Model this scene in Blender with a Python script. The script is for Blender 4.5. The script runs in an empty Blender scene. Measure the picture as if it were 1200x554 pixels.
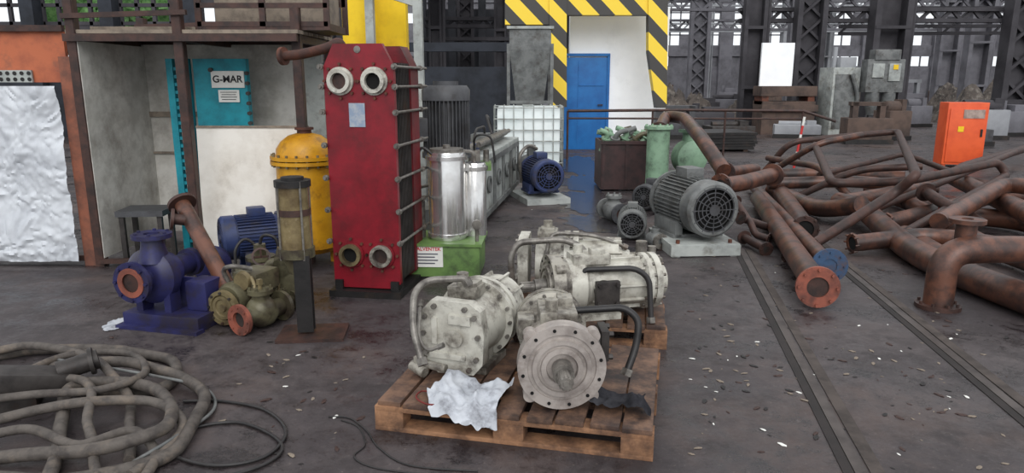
import bpy,bmesh,math,random
from math import sin,cos,pi,radians,atan,tan
from mathutils import Vector,Matrix,noise
random.seed(7)
sc=bpy.context.scene
col=sc.collection
F=830.0; TH=atan(182/F); CT,ST=cos(TH),sin(TH); CH=1.6
def ray(u,v):
    return Vector((u-600, F*CT-(v-277)*ST, -F*ST-(v-277)*CT))
def G(u,v,z=0.0):
    d=ray(u,v); t=(CH-z)/(-d.z); return Vector((d.x*t,d.y*t,z))
def D(u,v,Y):
    d=ray(u,v); t=Y/d.y; return Vector((d.x*t,Y,CH+d.z*t))
# ---------------- materials
def lin(c):
    r=[]
    for x in c[:3]:
        x=x/255; r.append(x/12.92 if x<=.04045 else ((x+.055)/1.055)**2.4)
    return (*r,1)
def mat(name,c1,c2=None,rough=.6,metal=0,scale=6,bump=.15,lo=.42,hi=.62,c3=None,s3=2.5,l3=.55,h3=.7,spec=.4):
    m=bpy.data.materials.new(name); m.use_nodes=True
    nt=m.node_tree; N=nt.nodes; L=nt.links; b=N['Principled BSDF']
    c2=c2 or tuple(x*.75 for x in c1)
    tc=N.new('ShaderNodeTexCoord')
    n=N.new('ShaderNodeTexNoise'); n.inputs['Scale'].default_value=scale; n.inputs['Detail'].default_value=7; n.inputs['Roughness'].default_value=.65
    L.new(tc.outputs['Object'],n.inputs['Vector'])
    r=N.new('ShaderNodeValToRGB'); r.color_ramp.elements[0].position=lo; r.color_ramp.elements[1].position=hi
    r.color_ramp.elements[0].color=lin(c1); r.color_ramp.elements[1].color=lin(c2)
    L.new(n.outputs['Fac'],r.inputs['Fac']); out=r.outputs['Color']
    if c3:
        n2=N.new('ShaderNodeTexNoise'); n2.inputs['Scale'].default_value=s3; n2.inputs['Detail'].default_value=8; n2.inputs['Roughness'].default_value=.7
        L.new(tc.outputs['Object'],n2.inputs['Vector'])
        mr=N.new('ShaderNodeMapRange'); mr.inputs['From Min'].default_value=l3; mr.inputs['From Max'].default_value=h3
        L.new(n2.outputs['Fac'],mr.inputs['Value'])
        mx=N.new('ShaderNodeMixRGB'); mx.inputs['Color2'].default_value=lin(c3)
        L.new(mr.outputs['Result'],mx.inputs['Fac']); L.new(out,mx.inputs['Color1']); out=mx.outputs['Color']
    L.new(out,b.inputs['Base Color'])
    b.inputs['Roughness'].default_value=rough; b.inputs['Metallic'].default_value=metal
    b.inputs['Specular IOR Level'].default_value=spec
    if bump:
        bp=N.new('ShaderNodeBump'); bp.inputs['Strength'].default_value=bump; bp.inputs['Distance'].default_value=.02
        L.new(n.outputs['Fac'],bp.inputs['Height']); L.new(bp.outputs['Normal'],b.inputs['Normal'])
    return m
RED=mat('red_paint',(126,20,34),(100,18,28),.4,scale=4,c3=(66,26,28),s3=3,l3=.5,h3=.78)
REDD=mat('red_shroud',(106,18,28),(78,18,24),.5,scale=6,c3=(54,26,26),l3=.5)
STEEL=mat('dull_steel',(128,124,118),(88,84,80),.4,.4,scale=14,c3=(80,64,54))
DSTEEL=mat('dark_steel',(62,58,56),(42,39,38),.5,.3,scale=10,c3=(80,58,46))
BLACK=mat('black_metal',(35,33,33),(24,23,23),.5,.1,scale=8,c3=(60,48,40))
DARKHOLE=mat('hole_shade',(16,15,15),(10,10,10),.9,bump=0)  # near-black paint for the shade inside holes, bores and openings
CHROME=mat('polished_steel',(222,221,220),(200,198,195),.18,.85,scale=3,bump=.03)
CREAM=mat('cream_paint',(190,188,178),(156,152,142),.42,.05,scale=7,c3=(80,73,67),s3=8,l3=.5,h3=.68,bump=.06)
CREAMD=mat('oily_cream_paint',(152,148,138),(112,106,98),.38,.15,scale=9,c3=(60,54,50),s3=9,l3=.46,h3=.66,bump=.06)
MACH=mat('machined_steel',(176,168,162),(142,134,129),.34,.25,scale=8,c3=(100,88,82),s3=6,l3=.55,h3=.8,bump=.03)
RUST=mat('rust',(104,60,44),(72,46,38),.7,.1,scale=7,bump=.3,c3=(56,42,40),s3=3,l3=.5,h3=.7)
RUSTP=mat('rust_pipe',(104,67,52),(74,50,43),.42,.2,scale=6,bump=.2,c3=(48,38,36),s3=3,l3=.44,h3=.64,spec=.6)
RUSTR=mat('red_oxide',(142,80,64),(106,62,52),.6,.05,scale=9,c3=(76,52,46))
RUSTD=mat('dark_rust',(72,50,44),(48,38,36),.5,.15,scale=8,bump=.25)
YEL=mat('yellow_paint',(200,146,28),(172,118,22),.42,scale=3,c3=(102,68,36),s3=5,l3=.54,h3=.74)
YELC=mat('column_yellow',(236,198,24),(216,176,22),.55,scale=3,c3=(150,120,50),l3=.65,h3=.8)
BLUE=mat('blue_paint',(42,43,88),(35,34,66),.42,scale=5,c3=(42,37,45),s3=6,l3=.46,h3=.64,bump=.08)
MBLUE=mat('motor_blue',(50,62,102),(38,48,78),.45,scale=5,c3=(70,66,72),s3=5,l3=.5)
TEAL=mat('teal_paint',(20,140,155),(16,112,126),.5,scale=4,c3=(40,90,95),l3=.62,h3=.8)
GREEN=mat('green_paint',(104,134,74),(82,110,62),.45,scale=4,c3=(60,64,48),s3=4,l3=.54,h3=.74)
LGREEN=mat('pale_green_paint',(130,160,134),(104,132,110),.5,scale=4,c3=(76,80,70),s3=4,l3=.52)
OLIVE=mat('oily_green',(98,94,72),(70,64,50),.4,.15,scale=4,bump=.05,c3=(50,42,36),s3=6,l3=.48,h3=.64)
BRASS=mat('brass',(126,114,84),(92,80,58),.42,.3,scale=5,bump=.05,c3=(62,50,42),s3=6,l3=.52)
GREY=mat('grey_paint',(112,114,113),(86,88,88),.5,scale=5,c3=(64,60,56),s3=4,l3=.52)
DGREY=mat('dark_grey_paint',(74,75,78),(58,58,60),.5,scale=5,c3=(48,44,42))
LGREY=mat('light_grey_paint',(168,172,168),(138,142,140),.55,scale=3,c3=(100,96,88),s3=4,l3=.52)
WHITEB=mat('dirty_white_board',(226,222,214),(208,202,192),.75,scale=2.5,c3=(160,150,138),s3=2.6,l3=.54,h3=.84)
GREYB=mat('grimy_panel',(206,203,196),(180,176,168),.8,scale=3,c3=(122,114,106),s3=2.4,l3=.46,h3=.78)
ORAN=mat('orange_steel',(176,98,66),(146,80,58),.6,scale=4,c3=(104,76,64),l3=.54)
ORC=mat('orange_cabinet',(222,92,46),(208,80,40),.45,scale=3)
WOOD=mat('pallet_wood',(154,114,84),(116,84,62),.75,scale=9,bump=.3,c3=(62,45,38),s3=5,l3=.45,h3=.68)
WOODD=mat('stained_wood',(118,90,72),(76,58,50),.6,scale=9,bump=.3,c3=(42,33,31),s3=5,l3=.44,h3=.64)
WOODG=mat('grey_wood',(140,128,114),(110,100,90),.8,scale=9,bump=.3)
RUB=mat('rubber_hose',(88,82,77),(62,57,54),.7,scale=12,bump=.35,c3=(112,101,90),s3=7,l3=.52)
RUBB=mat('black_rubber',(44,42,42),(30,29,30),.45,scale=7)
RAG=mat('white_rag',(190,194,200),(164,168,176),.95,scale=8,bump=.05,c3=(112,111,112),s3=8,l3=.52,h3=.72,spec=.1)
RAGB=mat('black_rag',(58,58,62),(38,38,42),.95,scale=10,spec=.1)
FOIL=mat('pale_foil',(200,204,209),(184,188,194),.6,.08,scale=3,bump=0,spec=.3)
WHITE=mat('white_sign',(225,225,220),(212,212,206),.5,scale=3,bump=0)
INK=mat('black_ink',(20,20,24),(20,20,24),.5,bump=0)
REDINK=mat('red_ink',(190,50,50),(190,50,50),.5,bump=0)
GREYINK=mat('grey_ink',(90,90,100),(90,90,100),.5,bump=0)
PLAST=mat('translucent_plastic',(236,243,243),(220,230,230),.35,scale=2,bump=.05)
WALLW=mat('white_wall',(250,252,253),(242,244,246),.8,scale=1.2,bump=.03,c3=(216,218,218),s3=1,l3=.6,h3=.9)
DOORB=mat('door_blue',(30,108,176),(24,92,158),.5,scale=2)
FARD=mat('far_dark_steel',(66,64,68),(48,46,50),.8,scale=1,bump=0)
FARM=mat('far_haze_painted_steel',(110,109,115),(88,87,92),.8,scale=1,bump=0)  # haze of distance put into the colour, lighter than nearby steel
FARL=mat('far_haze_pale',(152,154,158),(126,128,132),.9,scale=.6,bump=0)  # palest far tone, haze painted in for the most distant things
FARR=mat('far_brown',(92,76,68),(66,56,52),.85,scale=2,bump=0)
HEAP=mat('rubble',(96,88,82),(60,56,54),.9,scale=3,bump=.5,c3=(140,134,126),s3=5,l3=.52)
LEAF=mat('foliage',(110,150,90),(66,108,56),.8,scale=8,bump=.3)
LBLUE=mat('label_blue',(130,145,165),(160,165,172),.4,scale=20,bump=0)
GLASSY=mat('oily_sight_tube',(132,118,86),(90,76,54),.15,.1,scale=4,bump=.05,c3=(168,158,132),s3=3,l3=.56)
FLBLUE=mat('flange_blue',(54,80,112),(46,62,86),.5,scale=7,c3=(96,72,60),s3=7,l3=.5)
RAILM=mat('rail_steel',(84,77,74),(58,52,50),.5,.3,scale=5)
GROOVE=mat('rail_groove',(44,39,38),(34,31,30),.8,scale=4)
DUST=mat('edge_dust',(78,70,66),(56,50,47),.85,scale=6,bump=.4)
def hazard():
    m=bpy.data.materials.new('hazard_stripes'); m.use_nodes=True; nt=m.node_tree;N=nt.nodes;L=nt.links;b=N['Principled BSDF']
    tc=N.new('ShaderNodeTexCoord'); sp=N.new('ShaderNodeSeparateXYZ'); L.new(tc.outputs['Object'],sp.inputs[0])
    a=N.new('ShaderNodeMath'); a.operation='ADD'; L.new(sp.outputs['X'],a.inputs[0]); L.new(sp.outputs['Z'],a.inputs[1])
    mu=N.new('ShaderNodeMath'); mu.operation='MULTIPLY'; mu.inputs[1].default_value=1.4; L.new(a.outputs[0],mu.inputs[0])
    fr=N.new('ShaderNodeMath'); fr.operation='FRACT'; L.new(mu.outputs[0],fr.inputs[0])
    gt=N.new('ShaderNodeMath'); gt.operation='GREATER_THAN'; gt.inputs[1].default_value=.52; L.new(fr.outputs[0],gt.inputs[0])
    mx=N.new('ShaderNodeMixRGB'); mx.inputs['Color1'].default_value=lin((240,206,60)); mx.inputs['Color2'].default_value=lin((62,60,58))
    L.new(gt.outputs[0],mx.inputs['Fac']); L.new(mx.outputs[0],b.inputs['Base Color']); b.inputs['Roughness'].default_value=.6
    return m
HAZ=hazard()
def floormat():
    m=bpy.data.materials.new('oily_dusty_concrete'); m.use_nodes=True; nt=m.node_tree;N=nt.nodes;L=nt.links;b=N['Principled BSDF']
    tc=N.new('ShaderNodeTexCoord')
    def nz(s,d=8,ro=.65):
        n=N.new('ShaderNodeTexNoise'); n.inputs['Scale'].default_value=s; n.inputs['Detail'].default_value=d; n.inputs['Roughness'].default_value=ro
        L.new(tc.outputs['Object'],n.inputs['Vector']); return n.outputs['Fac']
    def ramp(f,a,b_,c0,c1):
        r=N.new('ShaderNodeValToRGB'); r.color_ramp.elements[0].position=a; r.color_ramp.elements[1].position=b_
        r.color_ramp.elements[0].color=c0; r.color_ramp.elements[1].color=c1; L.new(f,r.inputs[0]); return r.outputs[0]
    def mix(f,c1,c2):
        x=N.new('ShaderNodeMixRGB'); L.new(f,x.inputs['Fac']); L.new(c1,x.inputs['Color1'])
        x.inputs['Color2'].default_value=c2
        return x.outputs[0]
    n1=nz(.7,10,.7); n2=nz(3.2,12,.8); n3=nz(30,8,.85); n4=nz(.35,6,.7); n5=nz(1.3,12,.85); n6=nz(9,10,.85)
    K=(0,0,0,1)
    base=ramp(n1,.4,.6,lin((54,48,50)),lin((78,71,71)))
    c=mix(ramp(n2,.47,.6,K,(.8,.8,.8,1)),base,lin((41,35,36)))
    c=mix(ramp(n4,.5,.6,K,(.6,.6,.6,1)),c,lin((78,62,56)))
    c=mix(ramp(n5,.51,.6,K,(.9,.9,.9,1)),c,lin((29,25,27)))
    c=mix(ramp(n6,.58,.68,K,(.5,.5,.5,1)),c,lin((96,86,80)))
    c=mix(ramp(n3,.59,.69,K,(.8,.8,.8,1)),c,lin((140,130,122)))
    L.new(c,b.inputs['Base Color'])
    rr=ramp(n5,.46,.6,(.68,.68,.68,1),(.16,.16,.16,1)); L.new(rr,b.inputs['Roughness'])
    b.inputs['Specular IOR Level'].default_value=.5
    bp=N.new('ShaderNodeBump'); bp.inputs['Strength'].default_value=.35; bp.inputs['Distance'].default_value=.02
    L.new(n2,bp.inputs['Height']); L.new(bp.outputs['Normal'],b.inputs['Normal'])
    return m
FLOOR=floormat()
WET=mat('wet_floor',(62,60,64),(44,41,42),.2,0,scale=5,bump=.3,lo=.35,hi=.65,spec=.9)
# ---------------- builder
class B:
    def __init__(s,M=None): s.bm=bmesh.new(); s.M=M or Matrix.Identity(4)
    def box(s,c,d,rot=(0,0,0),bev=0,R=None):
        if R is None:
            R=Matrix.Rotation(rot[2],4,'Z')@Matrix.Rotation(rot[1],4,'Y')@Matrix.Rotation(rot[0],4,'X')
        M=s.M@Matrix.Translation(Vector(c))@R@Matrix.Diagonal((d[0],d[1],d[2],1))
        r=bmesh.ops.create_cube(s.bm,size=1,matrix=M)
        if bev:
            es=list({e for v in r['verts'] for e in v.link_edges})
            bmesh.ops.bevel(s.bm,geom=es,offset=bev,segments=2,affect='EDGES',profile=.7)
        return s
    def bar(s,p0,p1,w,h=None):
        p0=Vector(p0);p1=Vector(p1);d=p1-p0; h=h or w
        q=d.to_track_quat('Y','Z').to_matrix().to_4x4()
        return s.box((p0+p1)/2,(w,d.length,h),R=q)
    def lathe(s,p0,ax,prof,n=28,closed=False):
        ax=Vector(ax).normalized(); q=ax.to_track_quat('Z','Y').to_matrix().to_4x4()
        M=s.M@Matrix.Translation(Vector(p0))@q
        rings=[]
        for t,r in prof:
            if r<1e-5: rings.append([s.bm.verts.new(M@Vector((0,0,t)))])
            else: rings.append([s.bm.verts.new(M@Vector((r*cos(2*pi*i/n),r*sin(2*pi*i/n),t))) for i in range(n)])
        prs=list(zip(rings[:-1],rings[1:]))
        if closed: prs.append((rings[-1],rings[0]))
        for a,b in prs:
            for i in range(n):
                j=(i+1)%n
                try:
                    if len(a)==1 and len(b)==1: continue
                    if len(a)==1: s.bm.faces.new((a[0],b[i],b[j]))
                    elif len(b)==1: s.bm.faces.new((a[i],a[j],b[0]))
                    else: s.bm.faces.new((a[i],a[j],b[j],b[i]))
                except ValueError: pass
        return s
    def cyl(s,p0,p1,r,r2=None,n=24):
        p0=Vector(p0);p1=Vector(p1); r2=r if r2 is None else r2
        L=(p1-p0).length
        return s.lathe(p0,p1-p0,[(0,0),(0,r),(L,r2),(L,0)],n)
    def ring(s,p0,ax,ri,ro,th,n=28):
        ri=max(ri,.002)
        return s.lathe(p0,ax,[(0,ri),(0,ro),(th,ro),(th,ri)],n,True)
    def bolts(s,c,ax,R,n,r,h,ph=0,hx=6):
        ax=Vector(ax).normalized(); q=ax.to_track_quat('Z','Y').to_matrix()
        for i in range(n):
            a=2*pi*i/n+ph; p=Vector(c)+q@Vector((R*cos(a),R*sin(a),0)); s.cyl(p,p+ax*h,r,n=hx)
        return s
    def tube(s,pts,r,n=12,bend=0,cap=True):
        pts=[Vector(p) for p in pts]
        if bend: pts=fillet(pts,bend)
        T=[]
        for i in range(len(pts)):
            a=pts[max(i-1,0)]; b=pts[min(i+1,len(pts)-1)]; T.append((b-a).normalized())
        u=T[0].orthogonal().normalized(); rings=[]
        for i,p in enumerate(pts):
            u=(u-T[i]*u.dot(T[i])).normalized(); w=T[i].cross(u)
            rings.append([s.bm.verts.new(s.M@(p+u*(r*cos(2*pi*k/n))+w*(r*sin(2*pi*k/n)))) for k in range(n)])
        for a,b in zip(rings[:-1],rings[1:]):
            for k in range(n): s.bm.faces.new((a[k],a[(k+1)%n],b[(k+1)%n],b[k]))
        if cap: s.bm.faces.new(rings[0][::-1]); s.bm.faces.new(rings[-1])
        return s
    def ball(s,c,r,sc=(1,1,1),n=20):
        bmesh.ops.create_uvsphere(s.bm,u_segments=n,v_segments=n//2,radius=r,matrix=s.M@Matrix.Translation(Vector(c))@Matrix.Diagonal((*sc,1))); return s
    def prism(s,pts,o,ux,uy,th):
        o=Vector(o);ux=Vector(ux);uy=Vector(uy); nz=ux.cross(uy).normalized()
        a=[s.bm.verts.new(s.M@(o+ux*x+uy*y)) for x,y in pts]; b=[s.bm.verts.new(s.M@(o+ux*x+uy*y+nz*th)) for x,y in pts]
        s.bm.faces.new(a[::-1]); s.bm.faces.new(b); n=len(pts)
        for i in range(n): s.bm.faces.new((a[i],a[(i+1)%n],b[(i+1)%n],b[i]))
        return s
    def obj(s,name,m,sharp=True):
        bmesh.ops.recalc_face_normals(s.bm,faces=s.bm.faces)
        me=bpy.data.meshes.new(name); s.bm.to_mesh(me); s.bm.free()
        for p in me.polygons: p.use_smooth=True
        if sharp: me.set_sharp_from_angle(angle=radians(38))
        me.materials.append(m); o=bpy.data.objects.new(name,me); col.objects.link(o); return o
def islands(bm):
    bm.verts.ensure_lookup_table(); seen=set(); out=[]
    for v in bm.verts:
        if v in seen: continue
        st=[v]; seen.add(v); comp=[]
        while st:
            x=st.pop(); comp.append(x)
            for e in x.link_edges:
                y=e.other_vert(x)
                if y not in seen: seen.add(y); st.append(y)
        out.append(comp)
    return out
def fillet(pts,rad,seg=6):
    out=[pts[0]]
    for i in range(1,len(pts)-1):
        p=pts[i]; a=pts[i-1]-p; b=pts[i+1]-p; d=min(rad,a.length*.48,b.length*.48)
        A=p+a.normalized()*d; C=p+b.normalized()*d
        for k in range(seg+1):
            t=k/seg; out.append(A*(1-t)**2+p*2*t*(1-t)+C*t*t)
    out.append(pts[-1]); return out
def catmull(P,seg=8):
    P=[Vector(p) for p in P]; out=[]
    for i in range(len(P)-1):
        a=P[max(i-1,0)];b=P[i];c=P[i+1];d=P[min(i+2,len(P)-1)]
        for k in range(seg):
            t=k/seg; out.append(.5*((2*b)+(c-a)*t+(2*a-5*b+4*c-d)*t*t+(3*b-a-3*c+d)*t**3))
    out.append(P[-1]); return out
SPLIT={'bolt','leg','foot','stud','flange_bolt','lug_hole','flange_lug','runner','upright','loose_bolt','bearer','tie_rod','post','pressure_pipe','hose','opening_ring','edge_rib','lower_housing','sheet','meter_cover','shelf_board','board','pipe_union'}
class T:
    def __init__(s,name,label,cat,loc=(0,0,0),rz=0,group=None):
        e=bpy.data.objects.new(name,None); e.empty_display_size=.1; e.location=loc; e.rotation_euler=(0,0,rz); col.objects.link(e)
        e['label']=label; e['category']=cat
        if group: e['group']=group
        s.e=e; s.M=Matrix.Translation(Vector(loc))@Matrix.Rotation(rz,4,'Z'); s.I=s.M.inverted()
    def W(s): return B(s.I)
    def part(s,name,b,m,parent=None,label=None):
        if name in SPLIT:
            isl=islands(b.bm)
            if len(isl)>1:
                idx={}
                for k,c in enumerate(isl):
                    for v in c: idx[v]=k
                fs=[[] for _ in isl]
                for f in b.bm.faces: fs[idx[f.verts[0]]].append(f)
                o=None
                for k,c in enumerate(isl):
                    nb=B(); mp={v:nb.bm.verts.new(v.co) for v in c}
                    for f in fs[k]: nb.bm.faces.new([mp[v] for v in f.verts])
                    o=nb.obj(name,m); o.parent=parent or s.e
                    if label:o['label']=label
                b.bm.free(); return o
        o=b.obj(name,m); o.parent=parent or s.e
        if label:o['label']=label
        return o
def one(name,label,cat,b,m,group=None,kind=None,sharp=True):
    o=b.obj(name,m,sharp)
    vs=[v.co for v in o.data.vertices]
    mn=Vector([min(v[i] for v in vs) for i in range(3)]); mx=Vector([max(v[i] for v in vs) for i in range(3)])
    c=Vector(((mn.x+mx.x)/2,(mn.y+mx.y)/2,mn.z)); o.data.transform(Matrix.Translation(-c)); o.location=c
    o['label']=label; o['category']=cat
    if group:o['group']=group
    if kind:o['kind']=kind
    return o
def struct(name,b,m):
    o=b.obj(name,m); o['kind']='structure'; o['label']=name.replace('_',' '); return o
def text(parent,body,loc,size,m,rz=0,name='lettering',sx=1):
    cu=bpy.data.curves.new('t','FONT'); cu.body=body; cu.size=size; cu.align_x='CENTER'; cu.align_y='CENTER'; cu.extrude=.001; cu.offset=size*.02
    o=bpy.data.objects.new('t',cu); col.objects.link(o)
    bpy.context.view_layer.update()
    me=bpy.data.meshes.new_from_object(o.evaluated_get(bpy.context.evaluated_depsgraph_get()))
    bpy.data.objects.remove(o)
    me.materials.clear(); me.materials.append(m)
    me.transform(Matrix.Translation(Vector(loc))@Matrix.Rotation(rz,4,'Z')@Matrix.Rotation(pi/2,4,'X')@Matrix.Diagonal((sx,1,1,1)))
    n=bpy.data.objects.new(name,me); col.objects.link(n); n.parent=parent; n['label']='printed lettering'; return n
# ---------------- camera, light
cam=bpy.data.cameras.new('camera'); cam.sensor_width=36; cam.lens=36*F/1200; cam.clip_end=300
co=bpy.data.objects.new('camera',cam); co.location=(0,0,CH); co.rotation_euler=(pi/2-TH,0,0); col.objects.link(co); sc.camera=co
w=bpy.data.worlds.new('overcast_sky'); sc.world=w; w.use_nodes=True; nt=w.node_tree
bg_=nt.nodes['Background']; tc=nt.nodes.new('ShaderNodeTexCoord'); sp=nt.nodes.new('ShaderNodeSeparateXYZ'); rp=nt.nodes.new('ShaderNodeValToRGB')
nt.links.new(tc.outputs['Generated'],sp.inputs[0]); nt.links.new(sp.outputs['Z'],rp.inputs[0]); nt.links.new(rp.outputs[0],bg_.inputs[0])
rp.color_ramp.elements[0].position=0; rp.color_ramp.elements[0].color=(.92,.96,1,1); rp.color_ramp.elements[1].position=.8; rp.color_ramp.elements[1].color=(.97,.98,1,1)
bg_.inputs[1].default_value=1.15
sl=bpy.data.lights.new('soft_fill_sun','SUN'); sl.energy=1.7; sl.angle=radians(45); sl.color=(1,.99,.98)  # sun added from behind the camera to brighten upright faces
so=bpy.data.objects.new('soft_fill_sun',sl); so.rotation_euler=(radians(54),radians(8),0); so.location=(0,0,8); col.objects.link(so)
sc.view_settings.view_transform='Standard'
# ---------------- floor and shell
struct('floor',B().box((0,30,-.1),(90,90,.2)),FLOOR)
wn=[0]
def far_window(x0,x1,z0,z1,y,m,nx,nz,fill=0.0):
    wn[0]+=1; b=B()
    for k in range(nx+1):
        x=x0+(x1-x0)*k/nx; b.box((x,y,(z0+z1)/2),(.1,.1,z1-z0))
    for k in range(nz+1):
        z=z0+(z1-z0)*k/nz; b.box(((x0+x1)/2,y,z),(x1-x0,.1,.1))
    for i in range(nx):
        for j in range(nz):
            if random.random()<fill: b.box((x0+(x1-x0)*(i+.5)/nx,y,z0+(z1-z0)*(j+.5)/nz),((x1-x0)/nx,.06,(z1-z0)/nz))
    struct('window_%d'%wn[0],b,m)
Yf=62
b=B()
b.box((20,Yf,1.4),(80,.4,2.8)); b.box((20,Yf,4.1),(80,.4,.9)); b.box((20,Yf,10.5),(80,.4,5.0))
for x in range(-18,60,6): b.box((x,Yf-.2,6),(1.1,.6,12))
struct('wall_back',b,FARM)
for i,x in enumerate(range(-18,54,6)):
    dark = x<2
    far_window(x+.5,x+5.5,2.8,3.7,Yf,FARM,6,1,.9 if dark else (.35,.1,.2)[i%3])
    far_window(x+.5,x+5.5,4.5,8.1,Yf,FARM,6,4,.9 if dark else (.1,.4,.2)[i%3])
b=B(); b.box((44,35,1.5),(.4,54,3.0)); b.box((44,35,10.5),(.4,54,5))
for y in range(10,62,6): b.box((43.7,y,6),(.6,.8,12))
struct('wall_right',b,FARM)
YL=21
b=B()
b.box((-9.5,YL,1.0),(20,.3,2.0)); b.box((-9.5,YL,2.55),(20,.3,.25)); b.box((-9.5,YL,6.5),(20,.3,3.6))
for x in (-19,-16,-13.5,-11.3,-9,-6.9,-5.2,-3.6): b.box((x,YL-.2,4),(.38,.5,8))
struct('wall_left',b,mat('blue_black_wall',(44,48,56),(30,33,39),.8,scale=2,bump=0))
for i,(x0,x1) in enumerate([(-18.8,-16.2),(-15.8,-13.7),(-13.3,-11.5),(-11.1,-9.2),(-8.8,-7.1),(-6.7,-5.4),(-5.0,-3.8)]):
    far_window(x0,x1,2.7,4.7,YL,FARD,4,4,.15 if i<4 else .4)
b=B(); b.box((-.6,30,2.2),(6.6,.3,4.4)); b.box((-.6,30,6.9),(6.6,.3,3.2))
for x in(-3.6,-2.4,-1.2,0,1.2,2.4): b.box((x,29.7,4),(.3,.4,8))
struct('wall_partition',b,mat('dark_partition_wall',(50,51,56),(36,37,41),.9,scale=1.4,bump=0))  # mottled dark grey over the whole partition
far_window(-3.8,2.6,4.4,5.3,30,FARD,12,2,.5)
def column(x,y,w,h,m,style=1):
    t=T('steel_column',('dark riveted steel lattice column of the hall' if style==1 else 'solid steel column of the hall'),'column',(x,y,0),group='hall columns')
    b=B(); b.box((-w/2,0,h/2),(w*.2,w*.5,h)); b.box((w/2,0,h/2),(w*.2,w*.5,h)); t.part('chord',b,m)
    if style==1:
        b=B(); z=0
        while z<h-w:
            b.bar((-w/2,0,z),(w/2,0,z+w*.9),w*.12,w*.1); b.bar((w/2,.06,z),(-w/2,.06,z+w*.9),w*.12,w*.1); z+=w*.9
        b.box((0,0,w*.5),(w*.9,w*.1,w)); t.part('lacing',b,m)
    t.part('web_plate',B().box((0,w*.2,h/2),(w*.9,.03,h)),m)
    if style!=1:
        b=B()
        for k in range(4): b.box((0,-w*.12,1.4+k*1.9),(w*1.15,w*.3,.1))
        b.cyl((w*.75,0,0),(w*.75,0,h),.07,n=8); t.part('stiffener',b,m)
    t.part('footing',B().box((0,0,.15),(w*1.6,w,.3)),m)
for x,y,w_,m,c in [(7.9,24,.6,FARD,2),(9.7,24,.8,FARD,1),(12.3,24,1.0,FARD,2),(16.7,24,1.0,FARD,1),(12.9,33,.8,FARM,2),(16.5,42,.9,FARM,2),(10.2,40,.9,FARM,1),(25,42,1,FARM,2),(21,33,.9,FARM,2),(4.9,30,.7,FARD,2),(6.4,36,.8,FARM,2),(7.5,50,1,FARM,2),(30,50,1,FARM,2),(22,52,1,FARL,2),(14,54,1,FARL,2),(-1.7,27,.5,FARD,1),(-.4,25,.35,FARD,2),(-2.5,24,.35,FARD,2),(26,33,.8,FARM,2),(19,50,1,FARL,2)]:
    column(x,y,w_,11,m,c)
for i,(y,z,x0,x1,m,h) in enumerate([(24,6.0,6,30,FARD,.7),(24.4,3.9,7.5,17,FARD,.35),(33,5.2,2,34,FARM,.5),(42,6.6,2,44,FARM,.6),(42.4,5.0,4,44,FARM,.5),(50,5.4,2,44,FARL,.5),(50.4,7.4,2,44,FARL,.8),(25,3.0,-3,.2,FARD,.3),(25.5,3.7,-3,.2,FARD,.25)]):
    t=T('crane_beam','dark steel crane girder spanning between hall columns','girder',(x0,y,z-h),group='crane girders')
    W=t.W(); W.box(((x0+x1)/2,y,z),(x1-x0,.3,.12)); W.box(((x0+x1)/2,y,z-h),(x1-x0,.3,.12)); t.part('flange',W,m)
    W=t.W(); x=x0; s_=1
    while x<x1-h: W.bar((x,y,z if s_>0 else z-h),(x+h,y,z-h if s_>0 else z),.1); x+=h; s_=-s_
    t.part('web',W,m)
t=T('pipe_bridge','dark inclined pipe bridge high in the hall','bridge',(18,27,3))
W=t.W()
for z in (3.3,3.55,4.2): W.bar((12,27,z),(30,29,z+.2),.12)
for k in range(9): W.bar((12+k*2,27+k*.22,3.3),(13+k*2,27+k*.22,4.2),.07)
t.part('frame',W,FARD)
for x,y,z,r in [(-21,27,3.6,1.5),(-17.2,29,4.2,1.5),(-13.6,27,3.4,1.3)]:
    b=B(); bmesh.ops.create_icosphere(b.bm,subdivisions=4,radius=r,matrix=Matrix.Translation((x,y,z)))
    for v in b.bm.verts: v.co+=Vector(noise.noise_vector(v.co*2.2))*.5+Vector(noise.noise_vector(v.co*7))*.2
    b.cyl((x,y,0),(x,y,z),.12)
    one('tree','leafy green tree outside the hall windows','tree',b,LEAF,group='trees outside')
def heap(x,y,w,h,lab='grey heap of rubble and scrap',m=HEAP,dep=None,seed=1):
    b=B(); n=30
    vs=[[None]*n for _ in range(n)]
    dep=dep or w*.6
    for i in range(n):
        for j in range(n):
            X=(i/(n-1)-.5)*2;Y=(j/(n-1)-.5)*2
            d=max(0,1-(X*X+Y*Y)); z=h*d**.7*(.75+.7*noise.noise(Vector((X*3+seed,Y*3,0))))+.16*h*noise.noise(Vector((X*11,Y*11+seed,3)))*(d>0)+.1*h*noise.noise(Vector((X*25,Y*25+seed,3)))*(d>0)
            vs[i][j]=b.bm.verts.new((x+X*w/2,y+Y*dep/2,max(0,z)))
    for i in range(n-1):
        for j in range(n-1): b.bm.faces.new((vs[i][j],vs[i+1][j],vs[i+1][j+1],vs[i][j+1]))
    one('rubble_heap',lab,'rubble heap',b,m,group='rubble heaps',kind='stuff')
heap(6.2,27.2,3.0,1.4,seed=1); heap(9.6,28.5,3.0,.9,seed=2); heap(.3,27.4,2.6,1.3,seed=3,m=FARM); heap(16.5,20.5,2.0,.6,seed=4); heap(19,28.5,4.4,1.5,seed=5); heap(14.6,30,2.4,1.0,seed=6); heap(14,37.8,3,1.1,seed=7,m=FARR); heap(23,37,3.4,1.5,seed=8); heap(20.5,18.4,2.2,.7,seed=9)
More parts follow.
